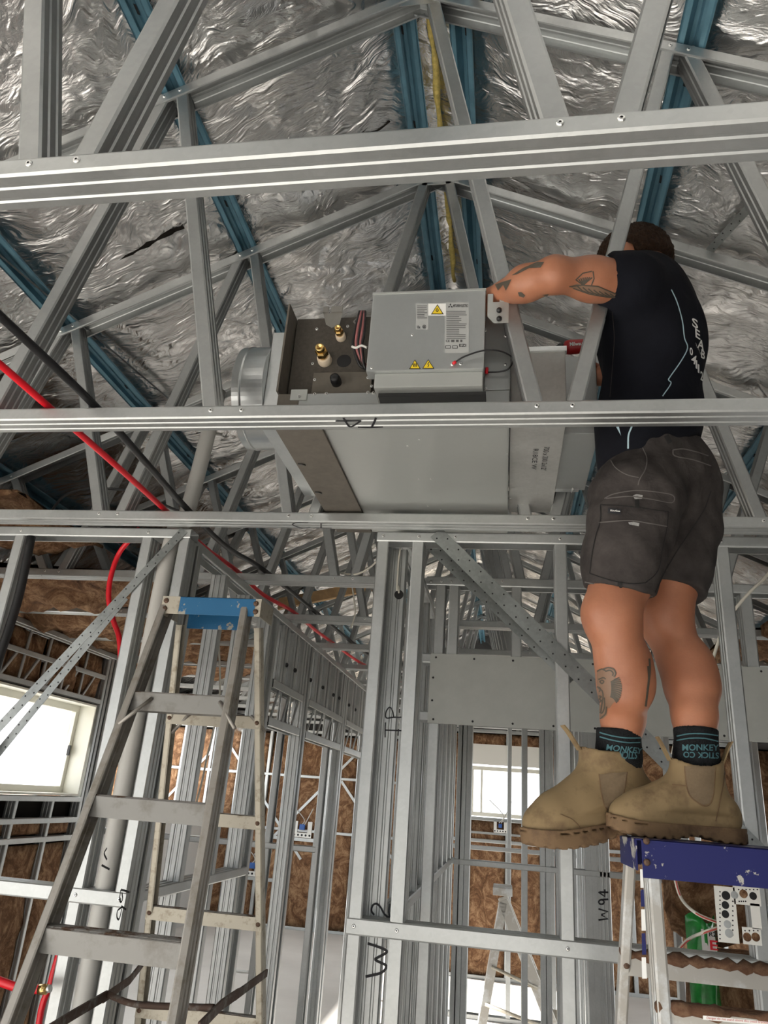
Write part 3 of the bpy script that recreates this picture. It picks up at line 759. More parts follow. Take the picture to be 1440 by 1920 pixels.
box('base_rail', xl, xl+0.062, YU, 1.78, zb0, zb1, FELT2, U, 0.002)
box('corner_plate', at(546, 735, YU).x, at(577, 735, YU).x, YU-0.003, YU, zb1-0.022, zb1+0.012, SHEETL, U, 0.001)
for px, py in ((561, 741), (590, 737), (612, 736), (690, 734), (700, 735), (732, 733), (792, 731), (911, 727)):
    screw(at(px, py+2, YU-0.004 if px == 561 else YU), (0, -1, 0), U, 0.75)
# end plate on the right with a hanging bracket
box('end_plate', at(911, 600, YU).x, xr, YU-0.002, YU, zb1, at(940, 566, YU).z, UNITM, U, 0.001)
YH = 1.600
hx0, hx1 = at(914, 580, YH).x, at(954, 580, YH).x
hz0, hz1 = at(935, 606, YH).z, at(935, 566, YH).z
mesh('hanger_bracket', [(hx0, YH, hz1), (hx0, YH, hz0+0.022), (hx0+0.017, YH, hz0), (hx1, YH, hz0), (hx1, YH, hz1)], [(0, 1, 2, 3, 4)], SHEETL, U)
for a, b in ((0.0, 0.014), (0.031, hx1-hx0)):
    box('hanger_tab', hx0+a, hx0+b, YH-0.001, YH+0.0015, hz1, hz1+0.026, SHEETL, U)
for px, py in ((936, 583), (936, 599)):
    lathe('rubber_bolt', [(0.007, 0), (0.007, 0.006), (0.004, 0.010), (0, 0.010)], at(px, py, YH), (0, -1, 0.1), BLACK, U, 12)
for px, py in ((910, 587), (910, 620), (908, 660), (947, 683), (948, 630)): screw(at(px, py, YU-0.002), (0, -1, 0), U, 0.7)
# control box
YX = 1.60
cx0, cx1 = at(693, 620, YX).x, at(909, 620, YX).x
cz0, cz1 = at(800, 694, YX).z, at(800, 547, YX).z
CBX = box('control_box', cx0, cx1, YX, 1.640, cz0, cz1, UNITM, U, 0.003)
box('box_back', cx0+0.02, cx1-0.09, 1.64, 1.757, cz0+0.02, cz1-0.06, FELT2, CBX)
box('box_lid_edge', cx0-0.001, cx1+0.001, YX-0.003, YX+0.02, cz1-0.004, cz1+0.0025, SHEETL, CBX, 0.001)
box('box_foot', cx0+0.022, cx1-0.003, YX+0.012, 1.77, cz0-0.042, cz0, SHEETL, CBX, 0.002)
box('dark_gap', cx0+0.03, cx1+0.005, YX+0.04, 1.76, cz0-0.052, cz0-0.042, BLACK, CBX)
S0 = lambda px, py: at(px, py, YX-0.0008)
def sheet(name, x0, y0, x1, y1, mat, parent, label=None, dx=0.0):
    return quad(name, [at(x0, y1, YX-0.0006-dx), at(x1, y1, YX-0.0006-dx), at(x1, y0, YX-0.0006-dx), at(x0, y0, YX-0.0006-dx)], mat, parent, label)
rl = sheet('rating_label', 834, 567, 879, 662, LABELG, CBX, 'grey rating label with small print')
LG2 = simple('print_grey', (0.10, 0.10, 0.10), 0.6)
def ptxt(s, x0, y0, x1, y1, mat, parent, bold=False, name='lettering'):
    o = at(x0, y1, YX-0.0016); return text_on(s, o, at(x1, y1, YX-0.0016)-o, at(x0, y0, YX-0.0016)-o, mat, parent, name, bold)
# maker's mark: three diamonds
def dia(c, r):
    x, y = c; return [at(x, y-r, YX-0.0016), at(x+r*0.58, y, YX-0.0016), at(x, y+r, YX-0.0016), at(x-r*0.58, y, YX-0.0016)]
V, Fc = [], []
for c, ang in (((844.5, 571.2), 0), ((842.0, 575.2), 60), ((847.0, 575.2), -60)):
    o = len(V); a = math.radians(ang)
    for dx, dy in ((0, -2.4), (1.3, 0), (0, 2.4), (-1.3, 0)):
        V.append(at(c[0]+dx*math.cos(a)-dy*math.sin(a), c[1]+dx*math.sin(a)+dy*math.cos(a), YX-0.0016))
    Fc.append((o, o+3, o+2, o+1))
lg = mesh('maker_mark', V, Fc, INK, rl); lg['label'] = 'three diamond mark'
ptxt('MITSUBISHI ELECTRIC', 850, 570.5, 877, 575.5, INK, rl, True)
yy = 583.0
random.seed(3)
for k in range(22):
    if 636 < yy < 658: yy += 3.4; continue
    s = ''.join(random.choice('iIlHEnmrto .:-') for _ in range(26)) if False else None
    sheet('print_line', 837, yy, 837+random.choice((28, 36, 38, 24)), yy+1.1, LG2, rl, dx=0.001); yy += 3.4
ptxt('CE', 836, 637, 843, 641.5, INK, rl, True)
for k, (a, b) in enumerate(((846, 852), (855, 860), (863, 867))): sheet('print_symbol', a, 637, b, 641.5, LG2, rl, dx=0.001)
for a, b in ((835, 845), (848, 858)): sheet('print_symbol', a, 648, b, 653.5, INK, rl, dx=0.0008); sheet('print_symbol', a+1, 649, b-1, 652.5, LABELG, rl, dx=0.0014)
ptxt('EZI', 861, 645, 874, 650, INK, rl, True)
sl = sheet('small_label', 780, 569, 803, 618, LABELG, CBX, 'small grey label with print')
yy = 573
while yy < 598: sheet('print_line', 782, yy, 782+random.choice((14, 18, 19)), yy+1.1, LG2, sl, dx=0.001); yy += 3.2
ptxt('Hx', 782, 610, 788, 616, INK, sl, True); ptxt('@', 792, 609, 799, 616, INK, sl, True)
wl = sheet('warning_label', 803, 569, 836, 592, LABELW, CBX, 'white label with yellow flame triangle', dx=0.0004)
def tri(x, y, w_, h, parent, sym):
    P = [at(x-w_/2, y+h/2, YX-0.0018), at(x+w_/2, y+h/2, YX-0.0018), at(x, y-h/2, YX-0.0018)]
    t = quad('warning_triangle', P, INK, parent, 'black edged yellow warning triangle with %s' % sym)
    c = (P[0]+P[1]+P[2])/3
    quad('triangle_field', [c + (p-c)*0.80 + Vector((0, -0.0006, 0)) for p in P], LYEL, t)
    if sym == 'flame': st = [[(x, y+h*.28), (x-w_*.10, y+h*.12), (x-w_*.02, y-h*.12), (x+w_*.08, y+h*.10), (x, y+h*.28)]]
    elif sym == 'bolt': st = [[(x+w_*.05, y-h*.2), (x-w_*.06, y+h*.06), (x+w_*.05, y+h*.06), (x-w_*.04, y+h*.33)]]
    else: st = [[(x+d, y-h*.08), (x+d-w_*.03, y+h*.05), (x+d+w_*.03, y+h*.15), (x+d, y+h*.28)] for d in (-w_*.13, 0, w_*.13)]
    marker(st, lambda a, b: at(a, b, YX-0.0026), (0, -1, 0), 0.0022, t, '%s sign' % sym, sm=1)
tri(820, 580, 24, 19, wl, 'flame'); tri(778, 683, 22, 18, CBX, 'hot surface'); tri(803, 682.5, 23, 18, CBX, 'bolt')
for px, py in ((697, 690), (773, 628)): screw(at(px, py, YX), (0, -1, 0), CBX, 0.6)
# earth wire with red lugs
tube('earth_wire', [at(852, 680, YX-0.008), at(872, 668, YX-0.016), at(908, 657, YX-0.016), at(940, 659, YX), at(961, 672, YU-0.02), at(955, 690, YU-0.02), at(938, 697, YU-0.015), at(915, 698, YU-0.012)], 0.0022, BLACK, U, 8)
tube('wire_lug', [at(855, 678, YX-0.009), at(849, 682, YX-0.006)], 0.0042, REDP, U, 8, 1)
tube('wire_lug', [at(913, 690, YU-0.012), at(912, 700, YU-0.012)], 0.0045, REDP, U, 8, 1)
for px, py in ((848, 683), (864, 682)): screw(at(px, py, YX), (0, -1, 0), U, 0.7)
# refrigerant stubs, drain, holes on the felt panel
YP = 1.755
def stub(bx, by, s, name):
    o = at(bx, by, YP); ax = Vector((0, -1, 0.0))
    b_ = lathe(name, [(0.020*s, 0), (0.021*s, 0.004*s), (0.0195*s, 0.024*s), (0.018*s, 0.027*s)], o, ax, CREAM, U, 20)
    o2 = o + ax*0.026*s
    lathe('collar', [(0.013*s, 0), (0.013*s, 0.008*s), (0.011*s, 0.010*s)], o2, ax, BRASS, b_, 16)
    lathe('flare_nut', [(0.0175*s, 0), (0.0185*s, 0.003*s), (0.0185*s, 0.018*s), (0.015*s, 0.022*s)], o2+ax*0.009*s, ax, BRASS, b_, 6, False)
    lathe('thread', [(0.0125*s, 0), (0.0115*s, 0.004*s), (0.0130*s, 0.006*s), (0.0115*s, 0.010*s), (0.0125*s, 0.013*s), (0.0125*s, 0.018*s), (0.008*s, 0.0182*s), (0.0078*s, 0.010*s), (0, 0.0099*s)], o2+ax*0.030*s, ax, BRASS, b_, 16)
    return b_
stub(610, 678, 1.0, 'pipe_stub'); stub(640, 634, 0.72, 'pipe_stub')
lathe('port_hole', [(0.021, 0), (0.021, 0.001), (0.018, 0.0012), (0, 0.0012)], at(645, 677, YP), (0, -1, 0), DARKM, U, 24, False)
lathe('drain_ring', [(0.020, 0), (0.020, 0.010), (0.015, 0.012), (0, 0.012)], at(634, 722, YP), (0, -1, 0), WHITEP, U, 20)
lathe('drain_plug', [(0.015, 0.01), (0.015, 0.030), (0.0125, 0.033), (0.0135, 0.042), (0.006, 0.044), (0, 0.043)], at(633, 722, YP), (0, -1, 0), BLACK, U, 18)
box('lower_flap', at(588, 720, YP).x, at(698, 720, YP).x, YP-0.012, YP, zb1+0.004, at(640, 702, YP).z, FELT2, U, 0.001)
for px, py in ((594, 617), (586, 682), (590, 712), (690, 708), (697, 724), (652, 612)): screw(at(px, py, YP-0.013 if py > 700 else YP), (0, -1, 0), U, 0.75)
STEELDK = galv('dull_bracket', (0.26, 0.25, 0.23), 0.5, 0.6, 0.15)
bx0, bx1 = at(606, 590, 1.72).x, at(642, 590, 1.72).x; bz = at(620, 587, 1.72).z
mesh('top_bracket', [(bx0, 1.72, bz), (bx0+0.012, 1.72, bz-0.04), (bx0+0.03, 1.72, bz-0.052), (bx1-0.006, 1.72, bz-0.045), (bx1, 1.72, bz)], [(0, 1, 2, 3, 4)], STEELDK, U)
for a, b in ((0.0, 0.016), (0.024, bx1-bx0)): box('hanger_tab', bx0+a, bx0+b, 1.715, 1.72, bz, bz+0.02, STEELDK, U)
PINK = simple('dusty_pink_wire', (0.36, 0.13, 0.13), 0.5)
for k, (m_, d) in enumerate(((PINK, 0), (BLACK, 4), (PINK, 8), (BLACK, -6), (BLACK, 11))):
    tube('loom_wire', [at(678+d*0.6, 584, 1.74), at(671+d, 615+k*3, 1.71), at(668+d, 648, 1.71), at(678+d*0.5, 676+k*3, 1.72), at(694, 690+k, 1.74)], 0.0042, m_, U, 7)
tube('cable_tie', [at(660, 650, 1.70), at(668, 652, 1.695), at(678, 648, 1.695), at(688, 652, 1.70)], 0.0035, WHITEP, U, 7)
tube('cable_clip', [at(664, 603, 1.735), at(672, 597, 1.735), at(680, 603, 1.735), at(672, 610, 1.735), at(664, 603, 1.735)], 0.003, simple('clear_clip', (0.16, 0.15, 0.14), 0.3), U, 7)
# left collar and spigot
box('return_collar', -0.712, -0.602, 1.80, 2.32, 2.782, 3.105, DUCT, U, 0.002)
def ring_duct(name, c, ax, r, L, mat, parent, n=40):
    return lathe(name, [(r-0.002, 0), (r, 0), (r, L*0.70), (r+0.003, L*0.74), (r, L*0.78), (r, L), (r-0.0025, L), (r-0.0025, 0.004), (0, 0.004)], c, ax, mat, parent, 80, False)
sp = ring_duct('round_spigot', (-0.712, 1.925, 2.945), (-1, 0, 0), 0.160, 0.095, DUCT, U, 48)
# right hand supply box, second box, spigot
pz1 = at(1000, 654, 1.76).z
SB = box('supply_plenum', 0.006, at(1061, 700, 1.76).x, 1.76, 2.44, 2.775, pz1, PLEN, U, 0.002)
sx1 = at(1061, 700, 1.76).x
box('plenum_flange', 0.010, sx1+0.004, 1.755, 1.775, pz1-0.012, pz1+0.004, DUCT, SB, 0.001)
bz2 = at(1090, 668, 1.90).z
box('outlet_box', sx1, at(1118, 800, 1.95).x, 1.90, 2.30, 2.80, bz2, UNITM, U, 0.002)
ring_duct('round_spigot', (sx1-0.002, 2.30, at(1070, 888, 2.30).z), (1, 0, 0), 0.062, 0.082, DUCT, U, 36)
fp = lambda x, y: atz(x, y, 2.7742)
o = fp(1020, 838); text_on('700 x 200 2x12"', o, fp(1014, 882)-o, fp(1031, 838)-o, INK, SB, label='handwritten duct size')
o = fp(1000, 842); text_on('R18CE W', o, fp(996, 880)-o, fp(1010, 842)-o, INK, SB, label='handwritten duct note')

# ------------------------------------------------------------------ cordless tool lying on the outlet box
DR = empty('power_drill', at(1075, 655, 1.98), 'red and black cordless drill lying on the duct box beside the worker', 'drill')
REDT = simple('tool_red', (0.42, 0.010, 0.015), 0.4)
p0, p1 = at(1056, 652, 1.98), at(1106, 648, 1.98)
ax = (p1-p0).normalized()
lathe('tool_body', [(0.010, 0), (0.020, 0.006), (0.023, 0.02), (0.022, 0.06), (0.024, 0.09), (0.014, 0.105)], p0, ax, REDT, DR, 18)
lathe('chuck', [(0.006, 0), (0.009, 0.004), (0.015, 0.012), (0.015, 0.022), (0.010, 0.024)], p0-ax*0.024, ax, BLACK, DR, 16)
lathe('drill_bit', [(0.0025, 0), (0.0025, 0.02)], p0-ax*0.042, ax, SCREW, DR, 8)
tube('handle', [p0+ax*0.075+Vector((0, 0.01, -0.01)), p0+ax*0.085+Vector((0, 0.06, -0.012)), p0+ax*0.09+Vector((0, 0.10, -0.012))], 0.015, BLACK, DR, 10)
q0 = p0+ax*0.018+Vector((0, -0.0235, -0.012)); text_on('Milwaukee', q0, ax*0.058, Vector((0, 0, 0.014)), LABELW, DR, bold=True)

# ================================================================== ladders
ALU = worn('worn_aluminium', (0.33, 0.31, 0.28), (0.19, 0.165, 0.13), 0.50, 0.72, 14.0, 0.45, 0.55, 0.08)
ALUP = worn('paint_spattered_aluminium', (0.45, 0.415, 0.34), (0.24, 0.20, 0.14), 0.52, 0.70, 26.0, 0.5, 0.35, 0.1)
TRDF = worn('scuffed_tread_face', (0.24, 0.235, 0.22), (0.14, 0.125, 0.105), 0.48, 0.70, 9.0, 0.5, 0.5, 0.08)
TREAD = worn('muddy_tread', (0.27, 0.255, 0.235), (0.10, 0.055, 0.03), 0.50, 0.60, 16.0, 0.7, 0.3, 0.3)
CAPB = worn('chipped_blue', (0.014, 0.115, 0.25), (0.32, 0.31, 0.27), 0.585, 0.60, 20.0, 0.45, 0.1, 0.1)
CAPR = worn('chipped_royal_blue', (0.003, 0.006, 0.095), (0.40, 0.39, 0.36), 0.560, 0.570, 13.0, 0.55, 0.1, 0.1)
RUST = worn('rusty_bar', (0.085, 0.052, 0.038), (0.20, 0.19, 0.17), 0.52, 0.66, 18.0, 0.7, 0.4, 0.3)
RIVET = simple('rusty_rivet', (0.12, 0.07, 0.045), 0.6, 0.3, 0.3, 120)
MUD = worn('caked_mud', (0.11, 0.050, 0.025), (0.18, 0.10, 0.055), 0.45, 0.6, 40.0, 0.9, 0.0, 0.8)
def lerp(a, b, t): return Vector(a) + (Vector(b)-Vector(a))*t
def atzl(a, b, z):
    a, b = Vector(a), Vector(b); return a + (b-a)*((z-a.z)/(b.z-a.z))
def rivet(p, n_, parent, r=0.008):
    return lathe('rivet', [(r, 0), (r*0.9, r*0.35), (r*0.5, r*0.6), (0, r*0.65)], p, n_, RIVET, parent, 10)
def stepladder(root, FL, FR, RL, RR, zs, zr, rail_w, mats, cap):
    """FL..RR: (top, bottom) of each rail; zs: treads, zr: rear bars"""
    mr, mrear, mt = mats[:3]
    inw = (Vector(FR[0])-Vector(FL[0])).normalized()
    for k, (a, b) in enumerate((FL, FR)):
        csec('front_rail', a, b, inw if k == 0 else -inw, rail_w, 0.024, mr, root, lip=0.003, t=0.002, ribs=2)
    for k, (a, b) in enumerate((RL, RR)):
        csec('rear_rail', a, b, inw if k == 0 else -inw, rail_w*0.62, 0.022, mrear, root, lip=0.003, t=0.002, ribs=0)
    for z in zs:
        a, b = atzl(*FL, z), atzl(*FR, z); d = (b-a).normalized(); f = Vector((0, 0, 1)).cross(d).normalized()   # f: away from the climber
        if f.y < 0: f = -f
        A, B = a + d*0.002, b - d*0.002; h = 0.052; dep = rail_w*0.92; F0 = f*(-dep/2)
        bm = bmesh.new()
        def slab(o, ux, uy, uz):
            vs = [bm.verts.new(p) for p in (o, o+ux, o+ux+uy, o+uy, o+uz, o+ux+uz, o+ux+uy+uz, o+uy+uz)]
            for fc in ((3,2,1,0),(4,5,6,7),(0,1,5,4),(1,2,6,5),(2,3,7,6),(3,0,4,7)): bm.faces.new([vs[i] for i in fc])
        slab(A+F0+Vector((0, 0, -h)), B-A, f*0.002, Vector((0, 0, h)))
        slab(A+F0+f*(dep-0.002)+Vector((0, 0, -h)), B-A, f*0.002, Vector((0, 0, h)))
        tr = from_bm('tread', bm, mats[3], root)
        obox('tread_top', A+F0+f*0.002+Vector((0, 0, -0.003)), B-A, f*(dep-0.004), Vector((0, 0, 0.0045)), mt, tr)
        for e in range(5): obox('tread_ridge', A+F0+f*(0.008+e*(dep-0.016)/4)+Vector((0, 0, 0.0015)), B-A, f*0.0035, Vector((0, 0, 0.003)), mt, tr)
        for p in (a-inw*0.001, b+inw*0.001):
            pass
        rivet(a+F0+inw*0.012+Vector((0, 0, -0.02))-f*0.001, -f, root); rivet(b+F0-inw*0.012+Vector((0, 0, -0.02))-f*0.001, -f, root)
    for z in zr:
        a, b = atzl(*RL, z), atzl(*RR, z); d = b-a
        obox('rear_bar', a+Vector((0, -0.012, -0.040)), d, Vector((0, 0.003, 0)), Vector((0, 0, 0.040)), mrear, root)
        obox('rear_bar_top', a+Vector((0, -0.012, -0.002)), d, Vector((0, 0.022, 0)), Vector((0, 0, 0.003)), mt, root)
        rivet(a+Vector((0.012, -0.013, -0.02)), (0, -1, 0), root); rivet(b+Vector((-0.012, -0.013, -0.02)), (0, -1, 0), root)
    for r_ in (FL, FR, RL, RR):
        b = Vector(r_[1]); obox('rubber_foot', b+Vector((-0.02, -0.03, 0)), (0.04, 0, 0), (0, 0.06, 0), (0, 0, 0.035), BLACK, root, 0.004)
    return root
# the tall ladder on the left
L1 = empty('step_ladder', (-0.9, 2.1, 0), 'tall worn aluminium stepladder with chipped light blue top at the left', 'ladder')
FL = ((-1.128, 2.25, 2.35), (-1.085, 1.33, 0.03)); FR = ((-0.826, 2.25, 2.35), (-0.545, 1.33, 0.03))
RL = ((-1.098, 2.31, 2.30), (-1.170, 2.84, 0.03)); RR = ((-0.800, 2.31, 2.30), (-0.640, 2.84, 0.03))
stepladder(L1, FL, FR, RL, RR, [2.045, 1.752, 1.452, 1.15, 0.85, 0.55, 0.25], [2.02, 1.72, 1.43, 1.15, 0.6], 0.062, (ALU, ALUP, TREAD, TRDF), None)
yc_ = 2.215
ax0, ax1 = at(302, 1140, yc_).x, at(489, 1140, yc_).x
zc0, zc1 = at(390, 1153, yc_).z, at(390, 1120, yc_).z
box('top_cap', ax0+0.062, ax1-0.02, yc_, yc_+0.003, zc0, zc1, CAPB, L1, 0.001); box('cap_end', ax0, ax0+0.062, yc_-0.0005, yc_+0.003, zc0, zc1, ALUP, L1, 0.001)
box('cap_end', ax1-0.02, ax1, yc_-0.0005, yc_+0.003, zc0, zc1, ALUP, L1, 0.001)
box('cap_plate', ax0, ax1, yc_, yc_+0.13, zc1-0.003, zc1, CAPB, L1, 0.001); box('cap_side', ax0, ax0+0.003, yc_, yc_+0.13, zc0, zc1, ALUP, L1); box('cap_side', ax1-0.003, ax1, yc_, yc_+0.13, zc0, zc1, ALUP, L1)
box('cap_back', at(352, 1165, yc_+0.12).x, at(470, 1165, yc_+0.12).x, yc_+0.12, yc_+0.123, at(400, 1180, yc_+0.12).z, zc1-0.004, CAPB, L1, 0.001)
for px, py in ((312, 1126), (309, 1141), (480, 1132), (479, 1147)): rivet(at(px, py, yc_-0.001), (0, -1, 0), L1, 0.009)
for sgn, (px0, py0, px1, py1) in ((1, (285, 1309, 222, 1358)), (-1, (412, 1316, 440, 1366))):
    tube('step_brace', [at(px0, py0, 2.10), at(px1, py1, 2.06)], 0.006, ALU, L1, 6, 1)
tube('rear_brace', [at(358, 1336, 2.36), at(322, 1374, 2.38)], 0.006, ALU, L1, 6, 1); tube('rear_brace', [at(470, 1342, 2.36), at(498, 1372, 2.38)], 0.006, ALU, L1, 6, 1)
def flatbar(name, pts, wid, th, mat, parent):
    g = []
    for a, b in zip(pts, pts[1:]):
        a, b = Vector(a), Vector(b); d = (b-a).normalized(); s = Vector((1, 0, 0)); s = (s-d*s.dot(d)).normalized(); up = s.cross(d).normalized()
        o = a - up*wid/2 - s*th/2
        vs = [o, o+s*th, o+s*th+up*wid, o+up*wid]; vs = vs + [v+(b-a) for v in vs]
        g.append((vs, [(3,2,1,0),(4,5,6,7),(0,1,5,4),(1,2,6,5),(2,3,7,6),(3,0,4,7)]))
    V, Fc = join(g); return mesh(name, V, Fc, mat, parent)
flatbar('spreader', [at(85, 1935, 1.80), at(135, 1904, 1.93), at(200, 1866, 2.12)], 0.022, 0.006, RUST, L1); flatbar('spreader', [at(193, 1873, 2.10), at(243, 1838, 2.30), at(268, 1806, 2.52)], 0.020, 0.006, RUST, L1)
flatbar('spreader', [at(372, 1928, 1.82), at(415, 1884, 2.02), at(447, 1862, 2.15)], 0.022, 0.006, RUST, L1); flatbar('spreader', [at(440, 1868, 2.12), at(470, 1846, 2.34), at(500, 1824, 2.54)], 0.020, 0.006, RUST, L1)
tube('spreader_link', [at(200, 1864, 2.12), at(255, 1883, 2.10), at(355, 1888, 2.05), at(400, 1889, 2.02)], 0.008, RUST, L1, 8)

# the ladder the worker stands on
L2 = empty('step_ladder', (0.5, 1.9, 0), 'stepladder with chipped royal blue top under the worker\'s boots', 'ladder')
yl = 1.70
lx0 = at(1206, 1610, yl).x; lx1 = lx0+0.36
zt = at(1206, 1573, 1.70).z
FL2 = ((lx0+0.010, 1.745, 1.725), at(1232, 1915, 1.645)); FL2 = (FL2[0], atzl(FL2[0], FL2[1], 0.03)); FL2[1].x = lx0-0.02; FL2[1].y = 1.40
FR2 = ((lx1-0.010, 1.745, 1.725), Vector((lx1+0.06, 1.40, 0.03)))
RL2 = ((lx0-0.006, 1.90, 1.725), Vector((lx0-0.12, 2.34, 0.03))); RR2 = ((lx1, 1.90, 1.725), Vector((lx1+0.1, 2.34, 0.03)))
ALU3 = worn('labelled_aluminium', (0.46, 0.44, 0.40), (0.62, 0.63, 0.62), 0.50, 0.62, 9.0, 0.45, 0.4, 0.05)
stepladder(L2, FL2, FR2, RL2, RR2, [1.475, 1.19, 0.90, 0.61, 0.32], [1.515, 1.1, 0.6], 0.066, (ALU3, ALU3, MUD, ALU3), None)
box('top_cap', lx0-0.002, lx1+0.004, yl, yl+0.003, zt-0.072, zt, CAPR, L2, 0.001); box('cap_plate', lx0-0.012, lx1+0.012, yl, yl+0.235, zt-0.003, zt, CAPR, L2, 0.001)
box('cap_side', lx0-0.012, lx0-0.009, yl+0.01, yl+0.235, zt-0.06, zt, CAPR, L2, 0.001); box('cap_side', lx1+0.009, lx1+0.012, yl+0.01, yl+0.235, zt-0.06, zt, CAPR, L2, 0.001)
box('cap_back', lx0-0.012, lx1+0.012, yl+0.232, yl+0.235, zt-0.06, zt, CAPR, L2, 0.001)
rivet(at(1213, 1617, yl-0.001), (0, -1, 0), L2, 0.007); rivet(at(1212, 1577, yl-0.001), (0, -1, 0), L2, 0.007)
# stickers down the rails
for (px0, py0, px1, py1, m_) in ((1203, 1630, 1207, 1665, LABELW), (1204, 1668, 1209, 1700, CAPR), (1205, 1705, 1211, 1745, LABELW), (1206, 1750, 1212, 1790, CAPR), (1206, 1795, 1213, 1835, LABELW)):
    pt = atzl(*FL2, at(px0, (py0+py1)/2, 1.70).z); yq = pt.y-0.034
    quad('sticker', [at(px0-2, py1, yq), at(px1, py1, yq), at(px1-2, py0, yq), at(px0-3, py0, yq)], m_, L2)
quad('sticker', [at(1318, 1904, 1.605), at(1440, 1916, 1.605), at(1440, 1923, 1.605), at(1318, 1912, 1.605)][::-1], LABELW, L2)
o = at(1325, 1912, 1.604); text_on('Danger do not stand above this tread bracket', o, at(1440, 1921, 1.604)-o, at(1325, 1906, 1.604)-o, CABLER, L2)
for (a_, b_, z_, dy) in ((FL2, FR2, 1.478, -0.028), (RL2, RR2, 1.517, -0.010)):
    A_, B_ = atzl(*a_, z_), atzl(*b_, z_); pts = [lerp(A_, B_, k/24)+Vector((0, dy+0.008*random.random(), 0.003*random.random()-0.004)) for k in range(25)]
    tube('mud_crust', pts, [0.006+0.011*random.random() for _ in pts], MUD, L2, 7, 1)
# small ladder down the hall
L3 = empty('step_ladder', (0.1, 7.0, 0), 'small aluminium stepladder standing far down the hall', 'ladder')
yq = 6.9
tp_ = at(938, 1664, yq); a0 = at(936, 1690, yq); a1 = at(906, 1860, yq); b0 = at(952, 1685, yq); b1 = at(1030, 1880, yq)
def down(a, b): return a + (b-a)*((0.03-a.z)/(b.z-a.z))
A0, A1, B0, B1 = a0, down(a0, a1), b0, down(b0, b1)
off = Vector((0.16, 0.30, 0))
box('top_cap', tp_.x-0.06, tp_.x+0.10, yq-0.02, yq+0.32, tp_.z-0.06, tp_.z, ALU3, L3, 0.004)
for (p, q) in ((A0, A1), (A0+Vector((0, 0.28, 0)), A1+Vector((0, 0.34, 0)))): csec('front_rail', p, q, (1, 0, 0), 0.03, 0.07, ALU3, L3, lip=0.003, ribs=0)
for (p, q) in ((B0, B1), (B0+Vector((0, 0.28, 0)), B1+Vector((0, 0.34, 0)))): csec('rear_rail', p, q, (-1, 0, 0), 0.03, 0.09, ALU3, L3, lip=0.003, ribs=0)
for t in (0.25, 0.5, 0.75): p = B0+(B1-B0)*t; box('tread', p.x-0.06, p.x+0.03, p.y, p.y+0.30, p.z-0.03, p.z, ALUP, L3, 0.002)
for t in (0.45, 0.70):
    p, q = A0+(A1-A0)*t, B0+(B1-B0)*(t+0.12); tube('spreader', [p+Vector((0.03, -0.02, 0)), q+Vector((-0.05, -0.02, 0))], 0.014, ALUP, L3, 6, 1)

# ================================================================== pipes, hoses, cables
tag(tube('red_hose', [(-1.36, 0.9, 2.80), (-1.31, 1.40, 2.782), (-1.272, 1.63, 2.756), (-1.265, 2.0, 2.753), (-1.275, 2.38, 2.757), (-1.27, 2.8, 2.742), (-1.262, 3.17, 2.757), (-1.25, 3.55, 2.745), (-1.20, 3.95, 2.757), (-1.17, 4.35, 2.745), (-1.16, 4.74, 2.757), (-1.10, 5.5, 2.757), (-0.95, 6.3, 2.757), (-0.70, 7.1, 2.757)], 0.0105, REDP), 'bright red hose running back across the truss chords', 'hose')
tag(tube('black_pipe', [(-1.24, 0.9, 2.83), (-1.19, 1.30, 2.80), (-1.135, 1.63, 2.760), (-1.150, 2.0, 2.752), (-1.185, 2.38, 2.760), (-1.175, 2.8, 2.748), (-1.125, 3.17, 2.760), (-1.07, 3.95, 2.760), (-1.02, 4.74, 2.760), (-0.95, 5.5, 2.760), (-0.85, 6.3, 2.760), (-0.75, 7.1, 2.76)], 0.0115, BLACK), 'black lagged pipe running back beside the red hose', 'pipe')
rp = [at(262, 990, 2.60), at(245, 1010, 2.60), at(222, 1040, 2.62), at(207, 1085, 2.62), at(204, 1125, 2.62), at(213, 1165, 2.61), at(224, 1200, 2.60), at(224, 1270, 2.60), at(205, 1400, 2.60), at(165, 1600, 2.60), at(110, 1790, 2.60), at(96, 1840, 2.60), at(70, 1960, 2.60), Vector((-1.30, 2.60, 0.4)), Vector((-1.34, 2.66, 0.012)), Vector((-1.5, 2.8, 0.012))]
tag(tube('red_hose', rp, 0.0105, REDP), 'red hose looping down inside the window room behind the studs', 'hose')
RS = tag(tube('red_hose', [at(-30, 1828, 2.40), at(5, 1842, 2.40), at(40, 1853, 2.40), at(78, 1855, 2.40)], 0.0125, REDP), 'short red hose end with brass fitting at the lower left edge', 'hose')
tube('brass_ferrule', [at(74, 1855, 2.40), at(88, 1855, 2.40)], 0.0140, BRASS, RS, 14, 1); tube('hose_fitting', [at(88, 1855, 2.40), at(95, 1853, 2.40)], 0.0105, SCREW, RS, 12, 1)
PV = tag(tube('grey_pipe', [(-1.275, 2.49, 0.0), (-1.275, 2.49, 1.3), (-1.275, 2.495, 2.6), (-1.262, 2.56, 2.80), (-1.245, 2.62, 3.4)], 0.031, PVC, None, 20), 'grey plastic vent pipe rising through the left stud wall', 'pipe')
tag(tube('black_conduit', [(-1.843, 2.46, 2.66), (-1.838, 2.47, 2.4), (-1.846, 2.455, 2.1), (-1.850, 2.455, 1.7), (-1.846, 2.465, 1.1), (-1.845, 2.47, 0.3)], 0.017, BLACK, None, 10), 'black conduit clipped beside the far left stud', 'pipe')
